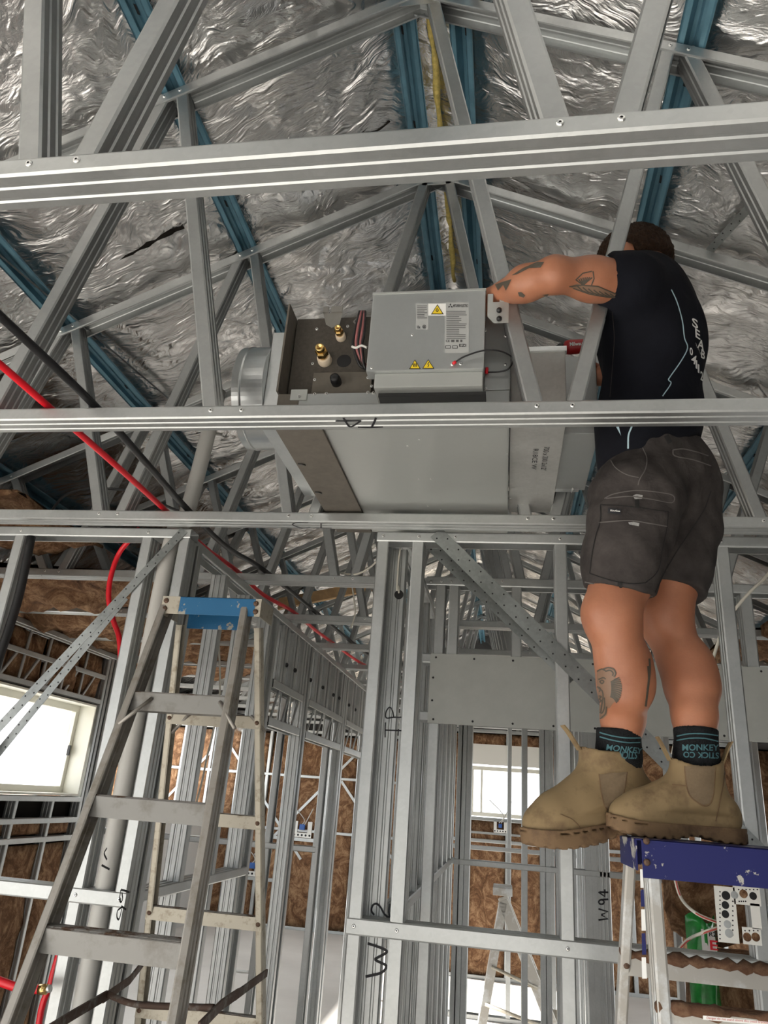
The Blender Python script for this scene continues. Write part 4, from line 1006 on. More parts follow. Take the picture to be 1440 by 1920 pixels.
tag(tube('black_cable', [at(95, 960, 2.75), at(120, 930, 2.75), at(160, 917, 2.75), at(215, 917, 2.75), at(260, 925, 2.75), at(315, 950, 2.75), at(345, 962, 2.75)], 0.006, BLACK, None, 8), 'thin black cable arching over the chords behind the red hose', 'cable')
tag(tube('white_cable', [(-0.385, 2.52, 2.66), (-0.388, 2.515, 2.6), (-0.386, 2.51, 2.5), at(747, 1100, 2.52), at(748, 1114, 2.545)], 0.0035, CABLE), 'white cable dropping into the hole of the post marked TP', 'cable')
tag(tube('white_cable', [at(1460, 1055, 2.62), at(1432, 1085, 2.62), at(1395, 1122, 2.62), at(1360, 1170, 2.62), at(1340, 1225, 2.62), at(1330, 1262, 2.62), at(1322, 1330, 2.66)], 0.0055, CABLE), 'white cable bowing down behind the rightmost stud', 'cable')
for k, pts in enumerate(([(1268, 1375), (1258, 1430), (1252, 1480), (1256, 1560), (1262, 1625), (1275, 1680), (1305, 1712), (1352, 1732)], [(1263, 1790), (1290, 1762), (1320, 1748), (1352, 1738)])):
    c = tag(tube('white_cable', [at(a, b, 2.62 if a < 1300 else 2.48) for a, b in pts], 0.0045, CABLE), ('white and red cable hanging beside the near boot to the perforated bracket', 'short white and red cable bending up from the noggin to the bracket')[k], 'cable')
    tube('red_stripe', [at(a+1.2, b+1.0, 2.614 if a < 1300 else 2.474) for a, b in pts], 0.0022, CABLER, c, 6)
tag(tube('white_cable', [at(640, 1075, 3.2), at(665, 1077, 3.15), at(688, 1068, 3.12), at(710, 1050, 3.1)], 0.0045, CABLE), 'loose white cable tail looped over a chord left of the post', 'cable')
tag(tube('string_tie', [at(660, 1098, 3.9), at(664, 1125, 3.9), at(666, 1150, 3.9), at(658, 1178, 3.9)], 0.004, CABLE), 'knotted pale string hanging from a chord left of the post', 'string')
tag(tube('white_cable', [at(410, 1195, 3.0), at(412, 1300, 3.0), at(398, 1380, 3.0), at(388, 1420, 3.0), at(375, 1480, 3.0), at(340, 1600, 3.0), at(310, 1660, 3.0)], 0.004, CABLE), 'pale cable hanging down the passage wall behind the tall ladder', 'cable')
tag(tube('grey_cable', [at(525, 1390, 11.36), at(521, 1425, 11.36), at(512, 1520, 11.36), at(508, 1600, 11.36)], 0.012, PVC), 'thin grey cable hanging in the room beyond the passage', 'cable')
tag(tube('grey_cable', [at(405, 1808, 8.6)*1, at(430, 1818, 8.6), at(466, 1822, 8.6)], 0.012, PVC), 'grey cable lying on the slab beyond the passage', 'cable')

# ------------------------------------------------------------------ punched straps
def strap(name, a, b, wid, nrm, label, group=None, parent=None, holes=True, mat=None):
    a, b, nrm = Vector(a), Vector(b), Vector(nrm).normalized(); d = (b-a).normalized(); s = nrm.cross(d).normalized()
    o = obox(name, a - s*wid/2, b-a, s*wid, -nrm*0.0012, mat or STRAP)
    if label: tag(o, label, 'strap', group)
    if holes:
        g = []; L = (b-a).length; x = 0.02; k = 0
        while x < L-0.01:
            c = a + d*x + s*wid*(0.25 if k % 2 else -0.25) + nrm*0.0006; r = 0.0032
            vs = [c + d*r*math.cos(t*math.pi/3) + s*r*math.sin(t*math.pi/3) for t in range(6)]
            g.append((vs, [(0, 1, 2, 3, 4, 5)])); x += 0.028; k += 1
        V, Fc = join(g); h = mesh('punched_holes', V, Fc, DARKM, o); h['kind'] = 'stuff'
    return o
fw = lambda x, y, yy: at(x, y, yy)
strap('strap_brace', at(817, 998, 2.446), at(1440, 1615, 2.446), 0.052, (0, -1, 0), 'spangled steel strap crossing the front wall down behind the worker\'s legs')
strap('strap_brace', at(805, 1020, 2.530), at(1075, 1275, 2.530), 0.042, (0, -1, 0), 'spangled steel strap on the back face of the right stud wall')
strap('strap_brace', at(345, 994, 2.446), at(-10, 1372, 2.446), 0.033, (0, -1, 0), 'punched steel strap from the corner stud down across the window')
strap('strap_brace', at(235, 1120, 2.530), at(-10, 1420, 2.530), 0.030, (0, -1, 0), 'punched steel strap behind it on the left wall, crossing the window lower down')
def rp_(px, py):
    r = ray(px, py); s = 1 if px > 800 else -1; c = 4.33 - 0.004
    return CAM + r*((c + SL*s*XC - CAM.z)/(r.z + SL*s*r.x))
strap('roof_strap', rp_(-5, 475), rp_(325, 755), 0.030, (-SL*-1*-1, 0, -1), 'punched steel strap under the foil on the left slope', None)
strap('roof_strap', rp_(1330, 470), rp_(1415, 378), 0.030, (-SL, 0, -1), 'punched steel strap under the foil on the right slope', None)
# ================================================================== the worker
def surface_nets(fn, lo, hi, h, refine=2):
    """polygonise the zero level of a distance field as one closed quad mesh"""
    lo = np.array(lo, float); hi = np.array(hi, float)
    n = np.ceil((hi-lo)/h).astype(int)+1
    ax = [lo[i]+h*np.arange(n[i]) for i in range(3)]
    G = np.stack(np.meshgrid(*ax, indexing='ij'), -1)
    D = fn(G.reshape(-1, 3)).reshape(n)
    s = D < 0
    c = [s[i:n[0]-1+i, j:n[1]-1+j, k:n[2]-1+k] for i in (0, 1) for j in (0, 1) for k in (0, 1)]
    cnt = sum(x.astype(np.int8) for x in c)
    act = (cnt > 0) & (cnt < 8)
    idx = -np.ones(act.shape, int); I = np.argwhere(act); idx[act] = np.arange(len(I))
    acc = np.zeros((len(I), 3)); num = np.zeros(len(I))
    for a in range(3):
        o = [b for b in range(3) if b != a]
        for p in (0, 1):
            for q in (0, 1):
                st = np.zeros((1, 3), int); st[0, o[0]] = p; st[0, o[1]] = q
                A = I+st; B = A.copy(); B[:, a] += 1
                da = D[A[:, 0], A[:, 1], A[:, 2]]; db = D[B[:, 0], B[:, 1], B[:, 2]]
                m = (da < 0) != (db < 0); t = np.where(m, da/np.where(m, da-db, 1), 0)
                P = A.astype(float); P[:, a] += t
                acc[m] += P[m]; num[m] += 1
    V = lo + h*acc/num[:, None]
    Fs = []
    for a in range(3):
        o1, o2 = (a+1) % 3, (a+2) % 3
        s0 = [slice(None)]*3; s1 = [slice(None)]*3
        s0[a] = slice(0, n[a]-1); s1[a] = slice(1, n[a])
        d0, d1 = s[tuple(s0)], s[tuple(s1)]
        E_ = np.argwhere(d0 != d1)
        E_ = E_[(E_[:, o1] > 0) & (E_[:, o1] < n[o1]-1) & (E_[:, o2] > 0) & (E_[:, o2] < n[o2]-1)]
        def cid(u, v):
            C = E_.copy(); C[:, o1] += u; C[:, o2] += v; return idx[C[:, 0], C[:, 1], C[:, 2]]
        q = np.stack([cid(-1, -1), cid(0, -1), cid(0, 0), cid(-1, 0)], 1)
        fl = ~d0[E_[:, 0], E_[:, 1], E_[:, 2]]; q[fl] = q[fl][:, ::-1]
        Fs.append(q)
    Fq = np.concatenate(Fs); Fq = Fq[(Fq >= 0).all(1)]
    e = h*0.4
    for _ in range(refine):
        g = np.stack([fn(V+np.eye(3)[i]*e)-fn(V-np.eye(3)[i]*e) for i in range(3)], 1)/(2*e)
        g2 = np.maximum((g*g).sum(1), 0.2); V = V - np.clip(fn(V)/g2, -h*0.5, h*0.5)[:, None]*g
    return V, Fq
def sdf_obj(name, fn, lo, hi, h, mat, parent):
    V, Fq = surface_nets(fn, lo, hi, h)
    return mesh(name, V.tolist(), Fq.tolist(), mat, parent, smooth=True)
A3 = lambda v: np.array(v, float)
def cone(P, a, b, ra, rb):
    a, b = A3(a), A3(b); ba = b-a; t = np.clip(((P-a)@ba)/(ba@ba), 0, 1)
    return np.linalg.norm(P-a-t[:, None]*ba, axis=1) - (ra+(rb-ra)*t)
def chain(P, pts, rs, k=0.02):
    d = None
    for i in range(len(pts)-1):
        c = cone(P, pts[i], pts[i+1], rs[i], rs[i+1]); d = c if d is None else smin(d, c, k)
    return d
def smin(a, b, k):
    h = np.maximum(k-np.abs(a-b), 0)/k; return np.minimum(a, b)-h*h*k*0.25
def smax(a, b, k): return -smin(-a, -b, k)
def ell(P, c, ax_, r):
    Q = (P-A3(c))@np.array(ax_, float).T; r = A3(r)
    k0 = np.linalg.norm(Q/r, axis=1); k1 = np.linalg.norm(Q/(r*r), axis=1); return k0*(k0-1)/np.maximum(k1, 1e-9)
def half(P, o, n_): n_ = A3(n_)/np.linalg.norm(A3(n_)); return (P-A3(o))@n_
def sc_chain(P, o, lax, ratio, pts, rs, k=0.03):
    """chain whose cross sections are wider along lax by 1/ratio"""
    l = A3(lax); o = A3(o)
    def T(Q): Q = A3(Q); w = (Q-o)@l; return Q-np.multiply.outer(w, l)*(1-ratio)
    return chain(T(P), [T(p) for p in pts], rs, k)

def skin_mat():
    m, nt, n, b = newmat('tanned_skin'); t = N(nt, 'ShaderNodeTexCoord')
    a = N(nt, 'ShaderNodeTexNoise', Scale=9.0, Detail=6.0, Roughness=0.6); nt.links.new(t.outputs['Object'], a.inputs['Vector'])
    r = ramp(nt, a.outputs['Fac'], [(0.3, (0.32, 0.122, 0.064)), (0.7, (0.43, 0.182, 0.100))])
    nt.links.new(r.outputs[0], b.inputs['Base Color']); b.inputs['Roughness'].default_value = 0.48
    b.inputs['Subsurface Weight'].default_value = 0.12; b.inputs['Subsurface Radius'].default_value = (0.02, 0.008, 0.004); b.inputs['Subsurface Scale'].default_value = 0.3
    f = N(nt, 'ShaderNodeTexNoise', Scale=260.0, Detail=3.0); nt.links.new(t.outputs['Object'], f.inputs['Vector'])
    bp = N(nt, 'ShaderNodeBump', Strength=0.15, Distance=0.002); nt.links.new(f.outputs['Fac'], bp.inputs['Height']); nt.links.new(bp.outputs[0], b.inputs['Normal'])
    return m
def cloth_mat(name, c0, c1, scale, bump, bs, rough=0.9):
    m, nt, n, b = newmat(name); t = N(nt, 'ShaderNodeTexCoord')
    a = N(nt, 'ShaderNodeTexNoise', Scale=scale, Detail=7.0, Roughness=0.65); nt.links.new(t.outputs['Object'], a.inputs['Vector'])
    r = ramp(nt, a.outputs['Fac'], [(0.35, c0), (0.72, c1)]); nt.links.new(r.outputs[0], b.inputs['Base Color'])
    b.inputs['Roughness'].default_value = rough; b.inputs['Specular IOR Level'].default_value = 0.2
    w1 = N(nt, 'ShaderNodeTexNoise', Scale=bs, Detail=4.0, Distortion=0.6); nt.links.new(t.outputs['Object'], w1.inputs['Vector'])
    bp = N(nt, 'ShaderNodeBump', Strength=bump, Distance=0.012); nt.links.new(w1.outputs['Fac'], bp.inputs['Height']); nt.links.new(bp.outputs[0], b.inputs['Normal'])
    return m
SKIN = skin_mat()
SHIRT = cloth_mat('navy_polo', (0.0035, 0.004, 0.007), (0.007, 0.008, 0.013), 6.0, 0.6, 9.0)
SHORTM = cloth_mat('faded_black_canvas', (0.030, 0.026, 0.025), (0.075, 0.066, 0.062), 8.0, 0.55, 16.0)
STITCH = simple('faded_seam', (0.11, 0.10, 0.095), 0.9)
SEAMD = simple('dark_seam', (0.012, 0.011, 0.011), 0.9)
SOCKM = cloth_mat('black_sock', (0.008, 0.009, 0.010), (0.016, 0.017, 0.019), 40.0, 0.5, 200.0)
TEAL = simple('teal_knit', (0.06, 0.15, 0.17), 0.9)
HAIRM = cloth_mat('brown_hair', (0.020, 0.010, 0.006), (0.065, 0.034, 0.018), 120.0, 1.0, 160.0, 0.6)
SUEDE = worn('tan_suede', (0.235, 0.165, 0.082), (0.11, 0.066, 0.034), 0.50, 0.70, 11.0, 0.85, 0.0, 0.25)
SOLEM = worn('tan_rubber_sole', (0.16, 0.098, 0.048), (0.08, 0.044, 0.022), 0.48, 0.66, 16.0, 0.8, 0.0, 0.25)
GUSS = simple('elastic_tan', (0.165, 0.118, 0.070), 0.9, 0, 0.1, 200)
PIPING = simple('pale_blue_piping', (0.36, 0.50, 0.56), 0.7)
TATT = simple('tattoo_ink', (0.075, 0.062, 0.045), 0.55)
TATS = simple('tattoo_shading', (0.21, 0.125, 0.080), 0.55)

PERSON = empty('person', (0.42, 1.9, 1.745), 'worker in navy polo, dark cargo shorts and tan boots on the blue ladder, reaching left', 'person')
f_ = np.array([-0.88, 0.47, 0.0]); f_ /= np.linalg.norm(f_)
l_ = np.array([-f_[1], f_[0], 0.0])                 # his left
up_ = np.array([0, 0, 1.0])
# joints
HC = at(1226, 880, 1.94); WC_ = at(1222, 770, 1.89); CC = at(1218, 640, 1.80); UC = at(1222, 560, 1.76)
SHL = at(1180, 532, 1.595); ELL = at(1040, 515, 1.505); FMM = at(985, 532, 1.553); WRL = at(922, 560, 1.655); HAL = at(893, 585, 1.700)
SHR = Vector(A3(UC) - l_*0.17 + f_*0.02 + up_*0.01); ELR = at(1165, 690, 1.97); WRR = at(1126, 705, 1.93); HAR = at(1100, 690, 2.02)
HEAD = at(1188, 497, 1.84); NECK = Vector(A3(UC)*0.45 + A3(HEAD)*0.55)
HIL = at(1190, 940, 1.855); KNL = at(1151, 1172, 1.815); ANL = at(1163, 1400, 1.935)
HIR = at(1272, 930, 2.02); KNR = at(1250, 1172, 1.985); ANR = at(1304, 1392, 1.895)
hf = np.array([-0.72, 0.45, -0.53]); hf /= np.linalg.norm(hf); hl = np.cross(up_, hf); hl /= np.linalg.norm(hl); hu = np.cross(hf, hl)
H_ = A3(HEAD)
def head_sdf(P):
    d = ell(P, H_+hu*0.015, (hf, hl, hu), (0.098, 0.078, 0.112))
    d = smin(d, ell(P, H_+hf*0.035-hu*0.062, (hf, hl, hu), (0.062, 0.055, 0.055)), 0.03)      # jaw
    d = smin(d, cone(P, H_+hf*0.098+hu*0.012, H_+hf*0.118-hu*0.022, 0.008, 0.014), 0.015)      # nose
    d = smin(d, cone(P, H_+hf*0.085+hl*0.028+hu*0.034, H_+hf*0.085-hl*0.028+hu*0.034, 0.012, 0.012), 0.02)   # brow
    for s in (-1, 1):
        d = smax(d, -(np.linalg.norm(P-(H_+hf*0.100+hl*s*0.032+hu*0.012), axis=1)-0.014), 0.012)             # eye sockets
        e = ell(P, H_-hf*0.008+hl*s*0.082-hu*0.012, (hf, hl, hu), (0.021, 0.008, 0.032))
        d = smin(d, e, 0.008)                                                                                # ears
    d = smin(d, cone(P, H_+hf*0.095+hl*0.020-hu*0.050, H_+hf*0.095-hl*0.020-hu*0.050, 0.007, 0.007), 0.008)  # lips
    return d
def hand_sdf(P, w_, h_, out, pn):
    """palm, four curled fingers of unequal length, thumb off its side. out: towards the fingertips, pn: palm normal"""
    w_, h_, out, pn = map(A3, (w_, h_, out, pn)); out /= np.linalg.norm(out); pn -= out*(pn@out); pn /= np.linalg.norm(pn); sd = np.cross(out, pn)
    d = ell(P, h_, (out, sd, pn), (0.052, 0.042, 0.017))
    d = smin(d, cone(P, w_, h_, 0.027, 0.024), 0.02)
    for i, (o, L) in enumerate(((-0.030, 0.070), (-0.010, 0.082), (0.011, 0.076), (0.031, 0.060))):
        a = h_+out*0.036+sd*o; b = a+out*L*0.5+pn*L*0.12; c = b+out*L*0.25+pn*L*0.32; e = c+out*L*0.02+pn*L*0.25
        d = smin(d, chain(P, (a, b, c, e), (0.0095, 0.009, 0.0082, 0.007), 0.004), 0.006)
    a = h_-out*0.022-sd*0.034; b = a-sd*0.030+out*0.022+pn*0.008; c = b+out*0.032+pn*0.012
    return smin(d, chain(P, (a, b, c), (0.013, 0.011, 0.008), 0.006), 0.01)
def body_sdf(P):
    d = sc_chain(P, HC, l_, 0.68, (HC, WC_, CC, UC), (0.105, 0.095, 0.115, 0.085), 0.05)
    d = smin(d, cone(P, UC, NECK, 0.065, 0.056), 0.05)
    d = smin(d, cone(P, NECK, H_-hf*0.01-hu*0.03, 0.056, 0.052), 0.03)
    d = smin(d, head_sdf(P), 0.02)
    # left arm: shoulder, biceps, elbow, forearm
    ub = lerp(SHL, ELL, 0.5); fm = FMM
    d = smin(d, chain(P, (lerp(UC, SHL, 0.6), SHL, ub, ELL), (0.07, 0.056, 0.0490, 0.0430), 0.04), 0.05)
    d = smin(d, chain(P, (ELL, fm, WRL), (0.0440, 0.0420, 0.030), 0.03), 0.02)
    d = smin(d, hand_sdf(P, WRL, HAL, (HAL-WRL), (0.1, 0.5, -1)), 0.012)
    d = smin(d, chain(P, (lerp(UC, SHR, 0.6), SHR, lerp(SHR, ELR, 0.45), ELR), (0.07, 0.056, 0.048, 0.039), 0.03), 0.05)
    d = smin(d, chain(P, (ELR, lerp(ELR, WRR, 0.35), WRR), (0.039, 0.040, 0.027), 0.02), 0.02)
    d = smin(d, hand_sdf(P, WRR, HAR, (HAR-WRR), (0.2, -0.2, -1)), 0.012)
    for (hi, kn, an, pts) in ((HIL, KNL, ANL, 0), (HIR, KNR, ANR, 1)):
        th = lerp(hi, kn, 0.62)
        if pts == 0: s1, s2, s3 = at(1164, 1236, 1.838), at(1171, 1290, 1.860), at(1168, 1345, 1.905)
        else: s1, s2, s3 = at(1280, 1240, 1.962), at(1297, 1292, 1.937), at(1302, 1342, 1.913)
        kk = at(1146, 1150, 1.81) if pts == 0 else at(1247, 1150, 1.985)
        d2 = chain(P, (hi, th, kk, kn, s1, s2, s3, an), (0.092, 0.076, 0.067, 0.0615, 0.0585, 0.0600, 0.0500, 0.044), 0.02)
        cal = (s1+s2)/2 + Vector((0.012, 0.0, 0.0))
        d2 = smin(d2, ell(P, cal, np.eye(3), (0.060, 0.052, 0.082)), 0.03)                # calf
        d2 = smin(d2, ell(P, kn+Vector((-0.030, -0.012, 0.012)), np.eye(3), (0.032, 0.040, 0.042)), 0.03)   # knee cap
        d = smin(d, d2, 0.03)
    return d
lo = (-0.20, 1.36, 1.84); hi_ = (0.78, 2.30, 3.55)
BODY = sdf_obj('body', body_sdf, lo, hi_, 0.0095, SKIN, PERSON)
for s in (-1, 1):
    c = Vector(H_+hf*0.092+hl*s*0.032+hu*0.012)
    lathe('eye', [(0.0, -0.009), (0.007, -0.006), (0.0095, 0), (0.007, 0.006), (0.0035, 0.0085), (0, 0.009)], c, Vector(hf), LABELW, PERSON, 12)
# hair: short at the sides, thicker on top
def hair_sdf(P):
    d = ell(P, H_+hu*0.022-hf*0.010, (hf, hl, hu), (0.104, 0.084, 0.116))
    d = smin(d, ell(P, H_-hf*0.05+hu*0.0, (hf, hl, hu), (0.062, 0.078, 0.085)), 0.03)
    d = d + 0.0035*np.sin(P[:, 0]*310+P[:, 2]*90)*np.sin(P[:, 1]*270+P[:, 2]*150)
    d = smax(d, half(P, H_+hf*0.055+hu*0.02, hf-hu*0.55), 0.012)
    d = smax(d, -half(P, H_-hu*0.045-hf*0.03, hu-hf*0.35), 0.012)
    for s in (-1, 1): d = smax(d, -ell(P, H_+hf*0.002+hl*s*0.085-hu*0.018, (hf, hl, hu), (0.030, 0.022, 0.040)), 0.006)
    return d
sdf_obj('hair', hair_sdf, H_-0.17, H_+0.17, 0.007, HAIRM, PERSON)
# shirt
SLE = at(1133, 520, 1.570)                           # sleeve hem
sd_ = A3(SLE)-A3(SHL); sd_ /= np.linalg.norm(sd_)
SRE = lerp(SHR, ELR, 0.6); sr_ = A3(SRE)-A3(SHR); sr_ /= np.linalg.norm(sr_)
hemA, hemB = A3(at(1118, 905, 1.88)), A3(at(1330, 822, 2.02))
hn = np.cross(hemB-hemA, np.cross(up_, hemB-hemA)); hn /= np.linalg.norm(hn); hn = hn if hn[2] > 0 else -hn
def folds(P, amp):
    q = P[:, 2]*26 + P[:, 0]*14 + 2.2*np.sin(P[:, 1]*9+P[:, 2]*5)
    return amp*(np.sin(q)*np.sin(P[:, 0]*17-P[:, 2]*11+1.3) + 0.5*np.sin(q*0.55+P[:, 1]*12))
def shirt_sdf(P):
    d = sc_chain(P, HC, l_, 0.70, (A3(HC)-up_*0.02+f_*0.015, WC_, A3(CC), A3(UC)), (0.128, 0.116, 0.122, 0.098), 0.06)
    d = smin(d, ell(P, A3(CC)-f_*0.035+up_*0.03, (f_, l_, up_), (0.085, 0.15, 0.15)), 0.06)          # shoulder blades
    d = smin(d, ell(P, A3(WC_)+f_*0.05-up_*0.07, (f_, l_, up_), (0.10, 0.13, 0.12)), 0.05)           # front of the shirt hanging
    d = smin(d, chain(P, (lerp(UC, SHL, 0.5), SHL, A3(SLE)+sd_*0.03), (0.095, 0.074, 0.066), 0.03), 0.055)
    d = smin(d, chain(P, (lerp(UC, SHR, 0.5), SHR, A3(SRE)+sr_*0.03), (0.095, 0.074, 0.064), 0.03), 0.055)
    d = d + folds(P, 0.0035)
    d = smax(d, np.minimum(half(P, SLE, sd_), 0.16-half(P, SLE, -sd_)*0-np.maximum(0, np.linalg.norm(P-A3(SLE), axis=1)-0.12)*3), 0.004)
    d = smax(d, np.minimum(half(P, SRE, sr_), 0.16-np.maximum(0, np.linalg.norm(P-A3(SRE), axis=1)-0.12)*3), 0.004)
    d = smax(d, -half(P, hemA, hn), 0.004)
    nk = A3(NECK); d = smax(d, -cone(P, nk-hu*0.0, nk+hu*0.2, 0.060, 0.085), 0.008)
    return d
SHIRT_O = sdf_obj('polo_shirt', shirt_sdf, (0.05, 1.42, 2.60), (0.80, 2.30, 3.45), 0.0085, SHIRT, PERSON)
def collar_sdf(P):
    d = cone(P, lerp(UC, NECK, 0.6), NECK, 0.076, 0.066)
    d = smax(d, -cone(P, lerp(UC, NECK, 0.2), lerp(UC, NECK, 1.5), 0.066, 0.058), 0.003)
    return smax(d, half(P, NECK, A3(NECK)-A3(UC)), 0.003)
sdf_obj('collar', collar_sdf, A3(NECK)-0.13, A3(NECK)+0.13, 0.006, SHIRT, PERSON)
# shorts
kL = A3(KNL)-A3(HIL); kL /= np.linalg.norm(kL); kR = A3(KNR)-A3(HIR); kR /= np.linalg.norm(kR)
hemL0, hemL1 = A3(at(1098, 1096, 1.80)), A3(at(1222, 1118, 1.83)); hemR = A3(at(1258, 1112, 2.00))
hLn = np.cross(hemL1-hemL0, np.array([0, 1.0, 0.15])); hLn /= np.linalg.norm(hLn); hLn = hLn if hLn[2] < 0 else -hLn
WB0, WB1 = A3(at(1130, 870, 1.88)), A3(at(1325, 815, 2.02))
wn = np.cross(WB1-WB0, np.cross(up_, WB1-WB0)); wn = wn if wn[2] > 0 else -wn
def shorts_sdf(P):
    d = sc_chain(P, HC, l_, 0.72, (A3(HC)+up_*0.12, A3(HC)+up_*0.02, A3(HC)-up_*0.05), (0.112, 0.118, 0.124), 0.05)
    d = smin(d, ell(P, A3(at(1290, 905, 1.965)), (f_, l_, up_), (0.085, 0.13, 0.105)), 0.05)        # seat
    dl = chain(P, (HIL, at(1183, 985, 1.845), at(1168, 1050, 1.832), at(1158, 1125, 1.825)), (0.112, 0.107, 0.096, 0.084), 0.03)
    dl = smax(dl, half(P, hemL0, hLn), 0.005)
    dr = chain(P, (HIR, at(1272, 985, 2.01), at(1262, 1050, 2.005), at(1256, 1135, 2.0)), (0.112, 0.106, 0.098, 0.090), 0.03)
    dr = smax(dr, half(P, hemR, kR), 0.005)
    d = smin(d, np.minimum(dl, dr), 0.022)
    d = smin(d, smax(dl, half(P, HIL, kL), 0.03), 0.05)
    d = d + 0.0022*np.sin(P[:, 2]*55+P[:, 0]*60)*np.sin(P[:, 0]*33+P[:, 1]*21+P[:, 2]*14) + 0.002*np.sin(P[:, 2]*21-P[:, 0]*40)
    return smax(d, half(P, WB0+up_*0.045, wn), 0.005)
SHORTS = sdf_obj('cargo_shorts', shorts_sdf, (0.08, 1.66, 2.22), (0.80, 2.30, 2.98), 0.0075, SHORTM, PERSON)

# ------------------------------------------------------------------ things printed or stitched on a curved surface
def bvh(o):
    me = o.data; return BVHTree.FromPolygons([v.co[:] for v in me.vertices], [tuple(p.vertices) for p in me.polygons])
BV = {}
def onto(o, px, py, off=0.0012):
    if o.name not in BV: BV[o.name] = bvh(o)
    b = BV[o.name]; r = ray(px, py).normalized()
    h = b.ray_cast(CAM, r)
    if h[0] is None:
        best = None
        for k in range(60):
            q = CAM + r*(1.4 + k*0.02); nn = b.find_nearest(q)
            if nn[0] is not None and (best is None or nn[3] < best[3]): best = nn
        loc, nrm = best[0], best[1]
    else: loc, nrm = h[0], h[1]
    if nrm.dot(r) > 0: nrm = -nrm
    return loc + nrm*off
def seam(o, strokes, wid, mat, name, label=None, off=0.0014, sm=4, parent=None):
    g = []
    for s in strokes:
        c = catmull([Vector((a, b, 0)) for a, b in s], sm) if sm > 1 else [Vector((a, b, 0)) for a, b in s]
        # resample
        P = [c[0]]
        for q in c[1:]:
            L = (q-P[-1]).length
            k = max(1, int(L/3))
            a0 = P[-1]
            for i in range(k): P.append(a0 + (q-a0)*((i+1)/k))
        n = len(P); vs, fs = [], []
        for i, p in enumerate(P):
            d = (P[min(i+1, n-1)]-P[max(i-1, 0)]).normalized(); sdv = Vector((-d.y, d.x, 0))*wid/2
            for e in (-1, 0, 1):
                q = p + sdv*e; vs.append(onto(o, q.x, q.y, off + (0.0008 if e == 0 else 0)))
            if i: a = 3*(i-1); fs += [(a, a+1, a+4, a+3), (a+1, a+2, a+5, a+4)]
        g.append((vs, fs))
    V, Fc = join(g); ob = mesh(name, V, Fc, mat, parent or o, smooth=True)
    if label: ob['label'] = label
    return ob
def patch(o, poly, mat, name, label=None, off=0.0012, step=6.0, parent=None):
    """a filled outline laid on the surface"""
    tris = tessellate_polygon([[Vector((a, b, 0)) for a, b in poly]])
    bm = bmesh.new(); vv = [bm.verts.new((a, b, 0)) for a, b in poly]
    for t in tris:
        try: bm.faces.new([vv[i] for i in t])
        except ValueError: pass
    for _ in range(5):
        es = [e for e in bm.edges if e.calc_length() > step]
        if not es: break
        bmesh.ops.subdivide_edges(bm, edges=es, cuts=1); bmesh.ops.triangulate(bm, faces=bm.faces[:])
    for v in bm.verts: v.co = onto(o, v.co.x, v.co.y, off)
    me = bpy.data.meshes.new(name); bm.to_mesh(me); bm.free(); me.materials.append(mat)
    me.polygons.foreach_set('use_smooth', [True]*len(me.polygons))
    ob = link(name, me, parent or o)
    if label: ob['label'] = label
    return ob
def print_on(o, s, A_, B_, C_, mat, name='lettering', bold=False, label=None, parent=None, off=0.0018):
    """text with its lower left at pixel A_, lower right B_, upper left C_, laid on the surface"""
    vs, fs = text_geo(s, bold); A_, B_, C_ = (Vector((*q, 0)) for q in (A_, B_, C_))
    out = []
    for v in vs:
        q = A_ + (B_-A_)*v.x + (C_-A_)*v.y; out.append(onto(o, q.x, q.y, off))
    ob = mesh(name, out, fs, mat, parent or o)
    if label: ob['label'] = label
    return ob
# shorts: pocket, flap, seams, labels
cS = lambda l: [(1080+a/4, 780+b/4) for a, b in l]
seam(SHORTS, [cS([(185, 670), (185, 780), (150, 900), (120, 1050), (104, 1180)]), cS([(185, 668), (400, 680), (690, 720)]), cS([(690, 720), (680, 830), (645, 1000), (625, 1120), (590, 1190), (520, 1250)]),
              cS([(104, 1180), (250, 1230), (400, 1258), (520, 1252)])], 1.8, SEAMD, 'pocket_seam', 'dark seam round the cargo pocket')
seam(SHORTS, [cS([(175, 800), (400, 785), (560, 808), (680, 828)])], 2.2, STITCH, 'pocket_flap_edge', 'faded lower edge of the pocket flap')
seam(SHORTS, [cS([(215, 620), (290, 585), (450, 560), (600, 570), (725, 595), (715, 650), (560, 625), (400, 605), (225, 620)])], 2.0, STITCH, 'upper_pocket_welt')
seam(SHORTS, [cS([(500, 240), (530, 320), (520, 400), (480, 470), (465, 520)]), cS([(262, 335), (300, 390), (380, 440), (470, 462)])], 2.0, STITCH, 'front_pocket_seam')
seam(SHORTS, [cS([(725, 255), (800, 248), (900, 270), (990, 300)]), cS([(725, 255), (740, 300), (880, 330), (1010, 375)])], 2.2, STITCH, 'back_pocket_welt')
seam(SHORTS, [cS([(70, 1245), (200, 1268), (330, 1290), (470, 1325), (575, 1350)])], 2.0, STITCH, 'hem_stitch'); seam(SHORTS, [cS([(640, 1265), (720, 1270), (800, 1285)])], 2.0, STITCH, 'hem_stitch')
seam(SHORTS, [cS([(1010, 560), (960, 700), (860, 860), (760, 1010), (660, 1180), (590, 1320)])], 2.0, SEAMD, 'inner_seam')
seam(SHORTS, [cS([(330, 1245), (330, 1305)])], 9.0, SEAMD, 'hem_tab', None, 0.002, 1); seam(SHORTS, [cS([(455, 628), (458, 690)])], 8.0, SEAMD, 'pocket_tab', None, 0.002, 1)
seam(SHORTS, [cS([(670, 150), (700, 205)])], 9.0, SEAMD, 'belt_loop', None, 0.004, 1)
HOOK = simple('worn_velcro', (0.34, 0.34, 0.33), 0.9, 0, 0.4, 300)
